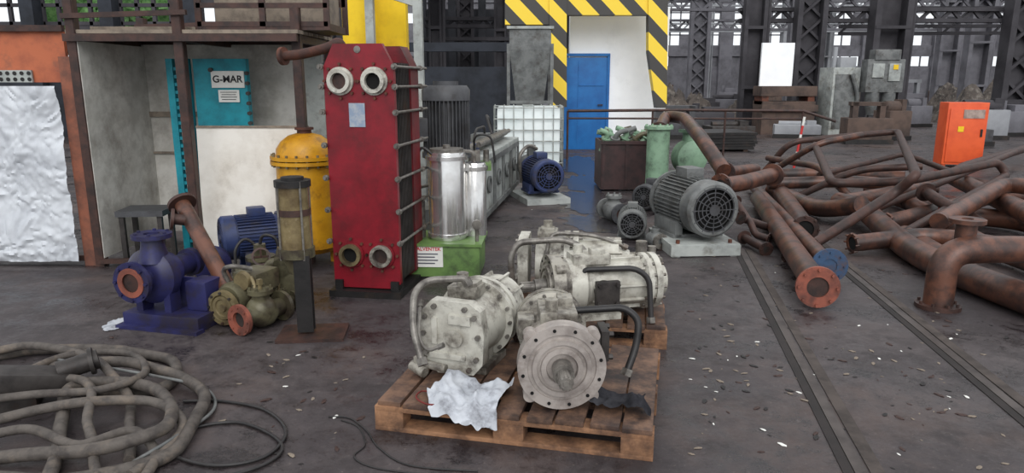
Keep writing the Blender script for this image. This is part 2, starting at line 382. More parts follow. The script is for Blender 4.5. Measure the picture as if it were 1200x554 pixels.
# ---------------- striped portal, wall, door
Y0=17.0
b=B(); b.box((2.5,Y0+.25,1.62),(2.3,.3,3.24)); struct('wall_white',b,WALLW)
t=T('door_blue','bright blue steel door in the white wall','door',(1.76,Y0+.06,0)); t.e.name='door_1'; t.e['kind']='structure'
t.part('door_leaf',B().box((0,0,1.07),(.94,.06,2.14),bev=.01),DOORB); t.part('door_handle',B().bar((.36,-.06,1.05),(.36,-.02,1.05),.03).box((.32,-.07,1.05),(.12,.02,.025)),DSTEEL)
t.part('door_frame',B().box((-.5,0,1.09),(.06,.1,2.18)).box((.5,0,1.09),(.06,.1,2.18)).box((0,0,2.2),(1.06,.1,.06)),DOORB)
t.part('door_rib',B().box((-.2,-.035,1.1),(.02,.02,1.9)).box((.1,-.035,1.5),(.6,.02,.02)),DOORB)
t=T('hazard_striped_portal','yellow and black hazard striped steel portal around the white wall','portal',(2.4,Y0-.45,0))
YP=Y0-.65
def poly(px,y,th):
    P=[D(u,v,y) for u,v in px]; b=t.W(); b.prism([(p.x,p.z) for p in P],(0,y,0),(1,0,0),(0,0,1),th); return b
t.part('pillar',poly([(643,125),(663,125),(663,18),(663,-40),(643,-40)],YP,.3),HAZ)
t.part('pillar',poly([(766,126),(778,126),(780,-40),(757,-40),(757,62)],YP,.3),HAZ)
t.part('lintel',poly([(592,30),(643,30),(643,-40),(592,-40)],YP+.05,.3),HAZ)
t.part('lintel',poly([(663,19),(757,19),(757,-40),(663,-40)],YP+.05,.3),HAZ)
W=t.W(); W.box((1.03,YP-.1,.5),(.25,.2,1.0)); W.box((3.32,YP-.1,.48),(.18,.2,.96)); t.part('upright',W,DGREY)
t=T('hopper','grey steel funnel hopper on a stand','hopper',(.35,14.5,0))
def frustum(b,x0,x1,y0,y1,z1,X0,X1,Y0_,Y1,z2):
    a=[b.bm.verts.new(b.M@Vector(p)) for p in ((x0,y0,z1),(x1,y0,z1),(x1,y1,z1),(x0,y1,z1))]
    c=[b.bm.verts.new(b.M@Vector(p)) for p in ((X0,Y0_,z2),(X1,Y0_,z2),(X1,Y1,z2),(X0,Y1,z2))]
    b.bm.faces.new(a[::-1]); b.bm.faces.new(c)
    for i in range(4): b.bm.faces.new((a[i],a[(i+1)%4],c[(i+1)%4],c[i]))
b=B(); frustum(b,-.25,.25,-.25,.25,1.0,-.4,.4,-.45,.45,2.2); b.box((0,0,2.38),(.8,.9,.38)); t.part('funnel',b,GREY)
b=B()
for sx in(-1,1):
    for sy in(-1,1): b.bar((sx*.42,sy*.45,0),(sx*.42,sy*.45,2.3),.06)
b.box((0,-.45,1.2),(.84,.05,.06)); t.part('stand',b,GREY); t.part('rim',B().box((0,0,2.6),(.9,.98,.05)),LGREY)
t=T('railing','rusty tubular guard railing across the hall','railing',(3.8,14.8,0))
W=t.W(); W.tube([(1.15,14.8,1.0),(3.6,14.8,1.02),(6.0,14.8,1.0),(6.6,14.6,.8)],.03); W.tube([(1.15,14.8,.85),(6.0,14.8,.84)],.02); t.part('rail',W,RUSTD)
for x in (1.15,2.9,4.4,6.0):
    W=t.W(); W.cyl((x,14.8,0),(x,14.8,1.0),.022); t.part('post',W,RUSTD)
p=G(930,198); t=T('striped_marker_post','thin red and white marker post by the pipe heap','post',(p.x,p.y,0))
for k in range(6): t.part('band',B().cyl((.02*k,0,k*.16),(.02*k+.02,0,(k+1)*.16),.022,n=10),WHITE if k%2 else REDINK)
def blob(name,cx,cy,rx,ry,z,m,lab,cat,seed):
    b=B(); n=60; vs=[]
    for i in range(n):
        a=2*pi*i/n; k=1+.5*noise.noise(Vector((cos(a)*1.7+seed,sin(a)*1.7,seed)))+.25*noise.noise(Vector((cos(a)*6+seed,sin(a)*6,seed)))
        vs.append(b.bm.verts.new((cx+rx*k*cos(a),cy+ry*k*sin(a),z)))
    b.bm.faces.new(vs); return one(name,lab,cat,b,m,kind='stuff')
blob('puddle',1.35,13.7,.45,1.5,.003,WET,'shiny wet strip of floor before the blue door','puddle',1)
blob('puddle',1.15,11.3,.45,.95,.004,WET,'shiny wet strip of concrete in the aisle','puddle',2)
blob('puddle',1.0,9.5,.5,.75,.005,WET,'shiny puddle on the concrete','puddle',5)
blob('puddle',1.0,8.05,.4,.55,.003,WET,'small shiny puddle on the concrete','puddle',7)
blob('puddle',.75,6.7,.5,.45,.004,WET,'oily puddle behind the pallets','puddle',9)
for p0,p1 in ((G(1025,585),G(868,292)),(G(1260,535),G(955,285))):
    t=T('floor_rail','worn steel track rail sunk in the concrete floor','rail',(p0+p1)/2,group='floor rails')
    d=(p1-p0).normalized(); s_=Vector((d.y,-d.x,0))
    W=t.W(); W.bar(p0,p1,.05,.016); t.part('rail_head',W,RAILM)
    W=t.W(); W.bar(p0-s_*.05,p1-s_*.05,.045,.01); t.part('groove',W,GROOVE)
    W=t.W(); W.bar(p0+s_*.07,p1+s_*.07,.06,.012); t.part('edge_strip',W,DUST)
# ---------------- left rack
pl=G(118,312); YR=pl.y; xl=pl.x
t=T('storage_rack','rusty steel storage rack lined with grimy white panels','rack',(-2.75,YR+.6,0))
xm=D(228,250,YR).x; xr=D(352,200,YR).x; YB=YR+1.15
for x,y,h in ((xl,YR,2.3),(xm,YR,2.35),(xr,YR+.1,2.2),(xl,YB,2.2),(xr,YB,2.2)):
    W=t.W(); W.box((x,y,h/2),(.07,.02,h)); W.box((x+.03,y+.03,h/2),(.02,.07,h)); o=W.obj('post',RUSTD); o.parent=t.e
W=t.W()
for y in (YR-.02,YB):
    W.bar((xl-.05,y,1.95),(xr+.05,y,1.95),.05,.06); W.bar((xl-.05,y,2.12),(xm+.1,y,2.15),.04,.04)
for x in (xl,xm,xr): W.bar((x,YR,1.95),(x,YB,1.95),.05,.06)
W.bar((xl,YR-.02,.05),(xl+1.0,YR+.1,.05),.04)
t.part('frame',W,RUSTD)
W=t.W()
for k in range(7): W.box(((xl+xr)/2,YR+.08+k*.165,2.0),(xr-xl+.1,.15,.03))
t.part('shelf_board',W,WOODG)
W=t.W(); W.box(((xl+xm)/2+.25,YB-.06,1.02),(xm-xl+.9,.03,1.85)); t.part('back_panel',W,GREYB)
W=t.W(); W.box(((xl+xm)/2,YB-.09,1.28),(xm-xl,.02,.05)).box(((xl+xm)/2,YB-.09,.9),(xm-xl,.02,.02)); t.part('strip',W,WOODG)
W=t.W(); W.box(((xl+.03),YR+.55,1.0),(.03,1.1,1.85)); t.part('side_panel',W,GREYB)
W=t.W(); W.box((xr-.4,YB-.02,1.3),(.7,.03,1.2)); t.part('back_panel',W,LGREY)
t=T('steel_crate','rusty sheet-lined steel crate on the top shelf','crate',(-2.1,YR+.5,2.02))
b=B(); b.box((0,0,.03),(1.1,.7,.06))
for x in(-.54,0,.54): b.box((x,-.34,.22),(.05,.03,.44)); b.box((x,.34,.22),(.05,.03,.44))
b.box((0,-.34,.38),(1.1,.03,.04)); b.box((0,-.34,.2),(1.1,.03,.04)); b.box((0,.34,.3),(1.1,.03,.1)); b.box((0,-.34,.05),(1.1,.03,.04)); t.part('lattice',b,RUSTD)
t.part('liner',B().box((0,.1,.2),(1.0,.4,.26),bev=.02),WOODG)
t=T('timber_bundle','weathered boards stacked on the rack','boards',(-3.2,YR+.5,2.02))
b=B()
for k in range(3): b.box((0,-.2+k*.2,.02+.012*k),(.8,.16,.03),rot=(0,0,.04*k))
t.part('board',b,WOODG)
t=T('orange_partition','orange painted steel partition with perforated vent','partition',(-4.35,YR+.12,0))
xo=D(76,60,YR+.1).x
W=t.W(); W.box((xo-.6,YR+.12,1.8),(1.2,.04,.42)); t.part('top_panel',W,ORAN)
W=t.W(); W.box((xl-.09,YR+.05,.9),(.12,.05,1.8)); t.part('side_strip',W,mat('faded_orange_rust',(138,84,64),(104,68,56),.65,scale=5,c3=(80,58,52),s3=4,l3=.5))
W=t.W(); W.box((xo-.55,YR+.08,1.64),(.52,.02,.1)); v=t.part('vent',W,LGREY)
W=t.W()
for i in range(9):
    for j in range(2): W.cyl((xo-.79+i*.06,YR+.068,1.615+j*.05),(xo-.79+i*.06,YR+.064,1.615+j*.05),.017,n=8)
t.part('vent_hole',W,BLACK,parent=v)
W=t.W(); W.bar((xo-1.2,YR+.08,2.03),(xo+.02,YR+.08,2.03),.05); W.bar((xo-1.2,YR+.08,.06),(xo+.05,YR+.08,.06),.05); t.part('beam',W,RUSTD)
b=B(); n=90
vs=[[None]*n for _ in range(n)]
for i in range(n):
    for j in range(n):
        x=-1.2+1.2*i/(n-1); z=.06+1.5*j/(n-1)
        q=Vector((x*4,z*4,1)); wv=Vector(noise.noise_vector(q*.8))*.8
        y=.05*noise.noise(Vector((x*2,z*2,1)))-.03*abs(noise.noise(q+wv))-.03*abs(noise.noise((q+wv)*2.3))-.02*abs(noise.noise((q+wv)*5))-.01*abs(noise.noise((q+wv)*10))
        vs[i][j]=b.bm.verts.new((xl-.15+x,YR-.04+y,z))
for i in range(n-1):
    for j in range(n-1): b.bm.faces.new((vs[i][j],vs[i+1][j],vs[i+1][j+1],vs[i][j+1]))
one('foil_sheet','crinkled silver-white foil insulation sheet hung on the partition','insulation sheet',b,FOIL)
t=T('white_board','dirty white board leaning inside the rack','board',(-2.33,YR+.33,0))
b=B(); b.box((.0,.0,.6),(1.0,.04,1.2),rot=(-.06,0,0)); t.part('panel',b,WHITEB); t.part('edge_trim',B().box((0,.03,1.2),(1.0,.05,.02),rot=(-.06,0,0)),WOODG)
yy=YR+.6
t=T('teal_plate_exchanger','teal plate heat exchanger with white maker sign','heat exchanger',(-2.6,yy,0))
p=D(201,90,yy); p2=D(287,70,yy)
W=t.W(); W.box((p.x,yy,.9),(.06,.06,1.8)).box((p.x+.15,yy,.9),(.05,.06,1.8)); t.part('upright',W,TEAL)
W=t.W()
for k in range(24): W.box((p.x+.075,yy,.1+k*.07),(.1,.04,.03))
t.part('rung',W,TEAL)
W=t.W(); W.box(((p.x+.2+p2.x)/2,yy+.05,.92),(p2.x-p.x-.2,.08,1.76)); t.part('pressure_plate',W,TEAL)
W=t.W()
for k in range(14): W.cyl((p2.x+.02,yy-.02,.5+k*.09),(p2.x+.02,yy-.06,.5+k*.09),.018,n=8)
W.cyl((p2.x-.32,yy+.02,1.7),(p2.x-.32,yy-.02,1.7),.02); t.part('bolt',W,DSTEEL)
c=D(266,93,yy-.02); W=t.W(); W.box((c.x,yy,c.z),(.3,.015,.15)); sg=t.part('name_sign',W,WHITE,label='white maker sign')
text(t.e,'G-MAR',t.I@Vector((c.x,yy-.012,c.z)),.088,INK,name='name_lettering',sx=1.0)
W=t.W(); W.box((c.x,yy,c.z-.15),(.19,.015,.11)); s2=t.part('rating_plate',W,WHITE)
W=t.W()
for k in range(4): W.box((c.x,yy-.01,c.z-.115-k*.022),(.15-.02*(k%2),.003,.006))
t.part('rating_line',W,INK,parent=s2)
p=G(178,305); t=T('steel_stand','low dark steel stand inside the rack','stand',(p.x,p.y,0),.1)
b=B()
for sx in(-1,1):
    for sy in(-1,1): b.box((sx*.16,sy*.13,.22),(.04,.04,.44))
t.part('leg',b,DSTEEL); t.part('top',B().box((0,0,.46),(.4,.34,.05)),DGREY)
# ---------------- background left
t=T('yellow_column','bright yellow painted steel column','column',(-2.0,8.6,0),group='yellow columns')
x=D(417,30,8.6).x
W=t.W(); W.box((x,8.6,1.6),(.27,.2,3.2)); t.part('shaft',W,YELC); W=t.W(); W.box((x,8.6,.1),(.4,.34,.2)); t.part('base_plate',W,YELC)
t=T('yellow_column','bright yellow painted wide steel column','column',(-1.5,9.0,0),group='yellow columns')
x=D(459,30,9).x
W=t.W(); W.box((x,9,1.6),(.38,.2,3.2)); t.part('shaft',W,YELC); W=t.W(); W.box((x,9,.1),(.5,.34,.2)); t.part('base_plate',W,YELC)
t=T('grey_steel_frame','pale grey steel door frame structure','frame',(-1.3,8.3,0))
W=t.W(); xa=D(434,30,8.3).x; xb=D(490,30,8.3).x
W.box((xa,8.3,1.4),(.09,.12,2.8)); W.box((xb,8.3,1.4),(.1,.12,2.8)); t.part('upright',W,LGREY)
W=t.W(); W.bar((xa,8.3,2.62),(xb,8.3,2.45),.1,.09); t.part('crosspiece',W,LGREY)
W=t.W(); W.bar((xa,8.3,1.5),(xb,8.3,1.5),.1,.06); t.part('crosspiece',W,LGREY)
t=T('dark_partition_frame','dark steel bracing behind the yellow columns','frame',(-2.4,9.6,0))
W=t.W()
for x in (-3.0,-2.6,-2.2): W.bar((x,9.6,0),(x,9.6,3.2),.1)
for z in (1.9,2.4,2.9): W.bar((-3.1,9.6,z),(-1.9,9.6,z),.06)
W.bar((-3,9.62,1.9),(-2.2,9.62,2.9),.05); t.part('bracing',W,FARD)
pts=[D(330,66,5.75),D(352,64,5.7),D(385,56,5.6),D(398,48,5.6),D(402,60,5.65)]
t=T('rusty_pipe','rusty elbowed pipe reaching the red exchanger top','pipe',pts[0])
W=t.W(); W.tube(pts,.038,bend=.06); t.part('pipe_run',W,RUST); W=t.W(); W.ring(pts[0],pts[1]-pts[0],.035,.07,.03); t.part('flange',W,RUST)
# ---------------- red plate heat exchanger
p=G(430,348); t=T('plate_heat_exchanger','tall red plate heat exchanger with four round ports','heat exchanger',(p.x,p.y+.04,0),radians(-9))
w2=.262; H=1.86
oct_=[(-w2,.1),(-w2,1.70),(-w2+.08,H),(w2-.08,H),(w2,1.70),(w2,.1),(w2-.05,.06),(-w2+.05,.06)][::-1]
b=B(); b.prism(oct_,(0,.05,0),(1,0,0),(0,0,1),.045); t.part('frame_plate',b,RED)
b=B(); b.prism(oct_,(0,.62,0),(1,0,0),(0,0,1),.2); t.part('pressure_plate',b,REDD)
b=B()
for k in range(24): b.box((0,.075+k*.0145,.92),(.5 if k%2 else .48,.009,1.62))
t.part('plate_pack',b,DSTEEL)
for x,z in((-.135,1.6),(.12,1.6),(-.115,.32),(.125,.32)):
    b=B(); b.ring((x,.02,z),(0,-1,0),.068,.1,.035); po=t.part('port',b,CREAM if z>1 else RED,label='round flanged port')
    b=B(); b.ring((x,.0,z),(0,-1,0),.058,.084,.05); t.part('port_liner',b,CREAM if z>1 else (BRASS if x<0 else CREAMD),parent=po)
    b=B(); b.cyl((x,-.005,z),(x,-.01,z),.06); t.part('port_bore',b,DARKHOLE if (x>0)==(z>1) else RUSTD,parent=po)
    b=B(); b.bolts((x,.005,z),(0,-1,0),.12,8,.011,.02); t.part('stud',b,RUST,parent=po)
for z in (.42,.66,.9,1.14,1.38,1.56,1.7):
    for sx in(-1,1):
        b=B(); X=sx*(w2+.014)
        b.lathe((X,-.05,z),(0,1,0),[(0,0),(0,.011),(.02,.011),(.02,.022),(.045,.022),(.045,.011),(.66,.011),(.66,.022),(.69,.022),(.69,.011),(.84,.011),(.84,0)],10); t.part('tie_bolt',b,STEEL)
b=B(); b.box((-.02,.0,1.36),(.12,.006,.17)); pl_=t.part('name_plate',b,LBLUE,label='blue-grey name plate')
b=B(); b.box((0,.3,.025),(.56,.74,.05)); b.box((-.22,.05,.06),(.06,.14,.12)); b.box((.22,.05,.06),(.06,.14,.12)); t.part('base_frame',b,BLACK)
b=B(); b.cyl((0,0.0,1.82),(0,.72,1.82),.025); t.part('guide_bar',b,STEEL)
# ---------------- yellow tank
p=G(366,300); t=T('yellow_tank','yellow domed pressure tank behind the red exchanger','tank',(p.x+.07,p.y-.25,0))
t.part('shell',B().lathe((0,0,.12),(0,0,1),[(0,0),(0,.2),(.05,.255),(.78,.255),(.82,.0)],40),YEL)
t.part('flange_ring',B().ring((0,0,.9),(0,0,1),.2,.3,.03,40),YEL); t.part('flange_ring',B().ring((0,0,.94),(0,0,1),.2,.3,.03,40),YEL)
t.part('bolt',B().bolts((0,0,.88),(0,0,1),.28,20,.012,.11),BRASS)
t.part('dome',B().lathe((0,0,.97),(0,0,1),[(0,.25),(.06,.245),(.12,.205),(.17,.14),(.19,.07),(.19,0)],40),YEL)
t.part('cap',B().lathe((0,0,1.15),(0,0,1),[(0,0),(0,.06),(.04,.06),(.04,.08),(.06,.08),(.06,0)]),RUST)
b=B()
for k in range(3): a=k*2.1+.4; b.box((.2*cos(a),.2*sin(a),.09),(.06,.06,.18))
t.part('leg',b,YEL)
t.part('nozzle',B().cyl((-.05,-.2,.3),(-.05,-.3,.3),.05).ring((-.05,-.3,.3),(0,-1,0),.04,.085,.025),YEL)
# ---------------- sight cylinder unit
p=G(360,392); t=T('oil_filter_column','tall oily brown filter column on a black post','filter',(p.x,p.y,0),.1)
t.part('base_plate',B().box((0.04,0,.01),(.42,.3,.02)),RUSTD)
t.part('support',B().box((0,-.03,.28),(.1,.02,.5)).box((0,.03,.28),(.1,.02,.5)).box((0,0,.28),(.02,.06,.5)),BLACK)
b=B().lathe((-.04,.05,.56),(0,0,1),[(0,0),(0,.095),(.4,.095),(.4,0)],28); t.part('sight_tube',b,GLASSY)
t.part('cap',B().cyl((-.04,.05,.96),(-.04,.05,1.0),.112).cyl((-.04,.05,1.0),(-.04,.05,1.02),.07),BLACK)
t.part('bottom_head',B().cyl((-.04,.05,.51),(-.04,.05,.57),.112).lathe((-.04,.05,.40),(0,0,1),[(0,0),(0,.05),(.1,.09),(.12,0)]),OLIVE)
b=B()
for k in range(4): a=k*pi/2+.6; b.cyl((-.04+.105*cos(a),.05+.105*sin(a),.5),(-.04+.105*cos(a),.05+.105*sin(a),1.0),.007,n=8)
t.part('tie_rod',b,STEEL); t.part('band',B().ring((-.04,.05,.78),(0,0,1),.096,.102,.04),RUSTD)
# ---------------- generic motor
def motor(label,loc,rz,r,L,m,feet=True,zc=None,name='electric_motor',tbox=True,nf=40,shaft=True,gm=None):
    zc=zc or r*1.15
    t=T(name,label,'electric motor',loc,rz)
    b=B(); b.lathe((0,-L*.28,zc),(0,1,0),[(0,0),(0,r*.88),(L*.72,r*.88),(L*.72,0)],36); t.part('stator_body',b,m)
    b=B()
    for k in range(nf):
        a=2*pi*k/nf; cx,cz=cos(a),sin(a)
        b.box((cx*r*.92,L*.06,zc+cz*r*.92),(r*.16,L*.62,r*.035),rot=(0,-a,0))
    t.part('cooling_fins',b,m)
    b=B(); b.lathe((0,-L*.5,zc),(0,1,0),[(.0,r*.8),(.0,r*.9),(r*.1,r*1.0),(L*.22,r*1.0),(L*.22,r*.85),(r*.1,r*.85),(.01,r*.8)],40,True); fc=t.part('fan_cover',b,m)
    b=B()
    for k in range(1,6): b.ring((0,-L*.5+.004,zc),(0,-1,0),r*.15*k,r*.15*k+r*.03,.008,36)
    for k in range(12):
        a=pi*k/6; b.bar((r*.12*cos(a),-L*.5,zc+r*.12*sin(a)),(r*.86*cos(a),-L*.5,zc+r*.86*sin(a)),r*.025,.008)
    b.cyl((0,-L*.5,zc),(0,-L*.5-.012,zc),r*.2); t.part('grille',b,gm or m,parent=fc)
    t.part('fan',B().cyl((0,-L*.5+.06,zc),(0,-L*.5+.08,zc),r*.86),DARKHOLE,parent=fc)
    b=B(); b.lathe((0,L*.44,zc),(0,1,0),[(0,r*.9),(0,r*1.02),(L*.04,r*1.02),(L*.07,r*.7),(L*.09,r*.25),(L*.09,0)],36); t.part('end_shield',b,m)
    if shaft: t.part('shaft',B().cyl((0,L*.5,zc),(0,L*.66,zc),r*.14),STEEL)
    if tbox: t.part('terminal_box',B().box((0,L*.1,zc+r*1.12),(r*.7,L*.28,r*.36),bev=.01),m)
    if feet:
        for sx in(-1,1): t.part('foot',B().box((sx*r*.78,L*.1,(zc-r*.6)/2),(r*.3,L*.55,zc-r*.55),bev=.008),m)
        t.part('base_plate',B().box((0,L*.1,.015),(r*2,L*.55,.03)),m)
    return t
p=G(300,312); motor('small blue finned electric motor on the floor',(p.x+.02,p.y-.1,0),radians(-60),.19,.5,MBLUE,zc=.3)
# ---------------- blue pump
p=G(203,380); t=T('centrifugal_pump','dark blue centrifugal pump on a steel baseplate','pump',(p.x,p.y+.02,0),radians(-14))
t.part('baseplate',B().box((0,.05,.05),(.58,.36,.1),bev=.01).box((0,-.14,.012),(.62,.08,.024)),BLUE)
zc=.34
b=B(); b.lathe((-.1,-.12,zc),(0,1,0),[(0,0),(0,.1),(.02,.15),(.06,.185),(.13,.185),(.17,.14),(.19,.1),(.19,0)],36)
b.lathe((-.1+.03,-.04,zc+.1),(0,0,1),[(0,0),(0,.1),(.1,.075),(.17,.07),(.17,0)],24); t.part('volute',b,BLUE)
b=B(); b.cyl((-.1,-.1,zc),(-.1,-.2,zc),.085); b.ring((-.1,-.2,zc),(0,-1,0),.07,.135,.03); b.bolts((-.1,-.23,zc),(0,-1,0),.115,8,.012,.015); t.part('suction_flange',b,BLUE)
t.part('gasket',B().ring((-.1,-.228,zc),(0,-1,0),.062,.098,.008),RUSTR); t.part('bore',B().cyl((-.1,-.21,zc),(-.1,-.222,zc),.072),RUSTD)
b=B(); b.ring((-.07,-.04,zc+.26),(0,0,1),.05,.125,.028); b.bolts((-.07,-.04,zc+.28),(0,0,1),.1,6,.012,.02); b.cyl((-.07,-.04,zc+.25),(-.07,-.04,zc+.262),.055); t.part('discharge_flange',b,BLUE)
b=B(); b.lathe((-.1,.06,zc),(0,1,0),[(0,.13),(.05,.13),(.07,.08),(.25,.075),(.25,.1),(.3,.1),(.3,.0)],28); t.part('bearing_housing',b,BLUE)
for bx in ((-.2,-.02,.17),(.02,-.02,.17)): t.part('foot',B().box(bx,(.05,.1,.18)),BLUE)
t.part('bracket',B().prism([(-.05,.1),(.28,.1),(.25,.2),(.1,.3),(0,.3)],(0,.12,0),(1,0,0),(0,0,1),.02).box((.18,.1,.2),(.16,.18,.2),bev=.02),BLUE)
p=G(245,338); t=T('pump_casing','small dark blue pump casing resting by the pump','pump',(p.x,p.y+.1,0),.5)
t.part('casing',B().lathe((0,-.1,.17),(0,1,0),[(0,0),(0,.1),(.03,.14),(.12,.15),(.2,.1),(.2,0)],28),BLUE)
t.part('flange',B().ring((0,.08,.17),(0,1,0),.05,.13,.03),BLUE); t.part('foot',B().box((0,0,.03),(.24,.16,.06)),BLUE)
a=D(214,240,5.1); c=D(272,343,4.62); c.z=.17
t=T('flanged_pipe','rusty flanged pipe leaning beside the blue motor','pipe',(c.x,c.y,c.z))
W=t.W(); W.tube([a,c],.056,20); t.part('pipe_run',W,RUSTP); d=(a-c).normalized(); W=t.W(); W.ring(a,d,.04,.1,.025); t.part('flange',W,RUSTD); W=t.W(); W.ring(c,d,.05,.1,.025); t.part('flange',W,RUSTD)
W=t.W(); q=(a+c)/2+(a-c)*.32; W.cyl(q,q+Vector((-.1,-.05,.02)),.04); W.ring(q+Vector((-.1,-.05,.02)),(-1,-.5,.2),.02,.075,.02); t.part('branch',W,RUSTD)
# ---------------- oily valve group
def valve(name,label,loc,rz,s,m,mf,stem=True,mouth=RUSTD):
    t=T(name,label,'valve',loc,rz)
    zc=.11*s
    b=B(); b.lathe((0,-.16*s,zc),(0,1,0),[(0,0),(0,.06*s),(.06*s,.065*s),(.12*s,.1*s),(.2*s,.1*s),(.26*s,.065*s),(.34*s,.06*s),(.34*s,0)],28); b.ball((0,0,zc+.02*s),.105*s); t.part('body',b,m)
    b=B(); b.ring((0,-.17*s,zc),(0,-1,0),.055*s,.108*s,.028*s); b.bolts((0,-.19*s,zc),(0,-1,0),.088*s,8,.009*s,.015*s); t.part('flange',b,mf)
    t.part('bore',B().cyl((0,-.165*s,zc),(0,-.174*s,zc),.056*s),mouth)
    b=B(); b.ring((0,.17*s,zc),(0,1,0),.03*s,.108*s,.028*s); t.part('flange',b,m)
    b=B(); b.cyl((0,0,zc+.08*s),(0,0,zc+.15*s),.06*s); b.ring((0,0,zc+.14*s),(0,0,1),.0,.085*s,.03*s); b.bolts((0,0,zc+.17*s),(0,0,1),.07*s,6,.01*s,.02*s); t.part('bonnet',b,m)
    if stem: t.part('stem',B().cyl((0,0,zc+.15*s),(0,0,zc+.24*s),.014*s).box((0,0,zc+.22*s),(.03*s,.03*s,.04*s)),BRASS)
    return t
p=G(268,386); t=T('oily_gear_pump','oily olive gear pump with round bolted flange face','pump',(p.x,p.y+.2,0),radians(-20))
b=B(); b.lathe((0,-.1,.16),(0,1,0),[(0,0),(0,.1),(.04,.12),(.1,.12),(.14,.09),(.26,.09),(.3,.12),(.34,.12),(.34,0)],32); t.part('body',b,OLIVE)
b=B(); b.lathe((0,-.16,.13),(0,1,0),[(0,0),(0,.025),(.014,.03),(.014,.055),(.004,.06),(.004,.08),(.016,.084),(0,.09),(0,.118),(.035,.118),(.035,0)],32); t.part('round_flange',b,BRASS)
t.part('bolt',B().bolts((0,-.16,.13),(0,-1,0),.104,8,.009,.014),DSTEEL)
t.part('gearbox',B().box((.08,.1,.27),(.2,.24,.14),bev=.02),OLIVE); t.part('cover',B().lathe((.08,-.02,.29),(0,-1,0),[(0,.0),(0,.07),(.03,.06),(.03,0)]),BRASS)
t.part('foot',B().box((0,.05,.03),(.22,.2,.06)),OLIVE)
t.part('pipe',B().tube([(-.06,.0,.24),(-.08,-.04,.36),(.02,-.06,.4),(.1,.04,.36)],.016,bend=.06),STEEL)
t.part('pipe',B().tube([(.14,-.02,.32),(.2,-.06,.28),(.2,-.08,.12)],.013,bend=.05),BRASS)
p=G(303,394); valve('gate_valve','small oily valve with open red-brown flange face',(p.x-.03,p.y+.17,0),radians(-30),.95,OLIVE,RUSTR,mouth=DSTEEL)
p=G(322,372); valve('stub_valve','small dirty olive valve with rusty open port',(p.x-.0,p.y+.12,0),radians(-35),.6,OLIVE,RUST,mouth=DSTEEL)
p=G(300,346); t=T('valve_actuator','oily steel valve actuator with bent pipes and disc','actuator',(p.x+.02,p.y+.1,0),.4)
t.part('casing',B().cyl((0,0,0),(0,0,.26),.075).cyl((0,0,.26),(0,0,.29),.11).cyl((0,0,.29),(0,0,.38),.045),OLIVE)
t.part('side_cylinder',B().cyl((-.05,-.06,.18),(-.2,-.09,.2),.045),OLIVE)
t.part('hose',B().tube([(0,0,.36),(.02,-.02,.46),(.12,-.05,.44),(.16,-.05,.2)],.012,bend=.06).tube([(0,.03,.34),(-.1,.03,.44),(-.18,0,.36),(-.18,-.02,.2)],.011,bend=.06),RUBB)
t.part('handwheel',B().lathe((.0,-.09,.3),(0,-1,.4),[(0,.055),(0,.07),(.012,.07),(.012,.055)],24,True).bar((-.06,-.09,.3),(.06,-.09,.3),.012).bar((0,-.09,.24),(0,-.09,.36),.012),RUSTD)
p=G(335,366); t=T('green_bracket','oily green cast bracket beside the filter column','bracket',(p.x-.04,p.y+.14,0),.2)
t.part('plate',B().prism([(-.1,0),(.1,0),(.08,.2),(.05,.42),(-.03,.45),(-.09,.25)],(0,0,0),(1,0,0),(0,0,1),.05),OLIVE)
t.part('boss',B().cyl((-.01,-.05,.3),(-.01,.02,.3),.07),OLIVE)
t.part('elbow',B().tube([(-.01,.05,.3),(-.01,.12,.3),(-.12,.14,.3),(-.15,.14,.15)],.035,bend=.08),OLIVE)
# ---------------- vertical grey motor
p=D(523,140,6.9); t=T('vertical_motor','dark grey vertical finned electric motor on a pump bell','electric motor',(p.x,6.9,0))
b=B().cyl((0,0,.92),(0,0,1.42),.185,n=32); t.part('stator_body',b,DGREY)
b=B()
for k in range(36):
    a=2*pi*k/36; b.box((.2*cos(a),.2*sin(a),1.17),(.05,.009,.5),rot=(0,0,a))
t.part('cooling_fins',b,DGREY)
t.part('fan_cover',B().lathe((0,0,1.42),(0,0,1),[(0,.23),(.1,.23),(.14,.2),(.14,0)],32).cyl((0,0,1.54),(0,0,1.6),.12),DGREY)
t.part('pump_bell',B().lathe((0,0,.4),(0,0,1),[(0,0),(0,.16),(.45,.16),(.48,.24),(.53,.24),(.53,0)],28),DGREY); t.part('terminal_box',B().box((-.22,-.05,1.15),(.12,.2,.22),bev=.01),DGREY)
t.part('stand',B().box((0,0,.2),(.5,.45,.4),bev=.01),GREY)
# ---------------- green power unit
p=G(520,329); t=T('hydraulic_power_unit','green hydraulic power unit with white label','hydraulic unit',(p.x,p.y+.26,0),radians(-3))
t.part('tank',B().box((0,0,.165),(.62,.5,.27),bev=.012),GREEN); t.part('lid',B().box((0,0,.3),(.66,.54,.022)),GREEN)
t.part('foot',B().box((0,-.2,.015),(.6,.06,.03)).box((0,.2,.015),(.6,.06,.03)),BLACK)
b=B().box((-.13,-.254,.205),(.28,.006,.18)); pl_=t.part('label_plate',b,WHITE)
text(t.e,'KVALVENTEK',(-.13,-.2585,.265),.041,REDINK,name='label_lettering')
b=B()
for k in range(4): b.box((-.13,-.2585,.225-k*.026),(.2-.05*(k%2),.002,.01))
t.part('label_line',b,GREYINK)
t.part('filter_housing',B().lathe((.02,.0,.312),(0,0,1),[(0,0),(0,.155),(.7,.155),(.72,.15),(.72,0)],48),CHROME,label='polished stainless cylinder')
t.part('filter_housing',B().lathe((.235,.12,.312),(0,0,1),[(0,0),(0,.1),(.6,.1),(.62,.09),(.62,0)],40),CHROME,label='slimmer polished stainless cylinder')
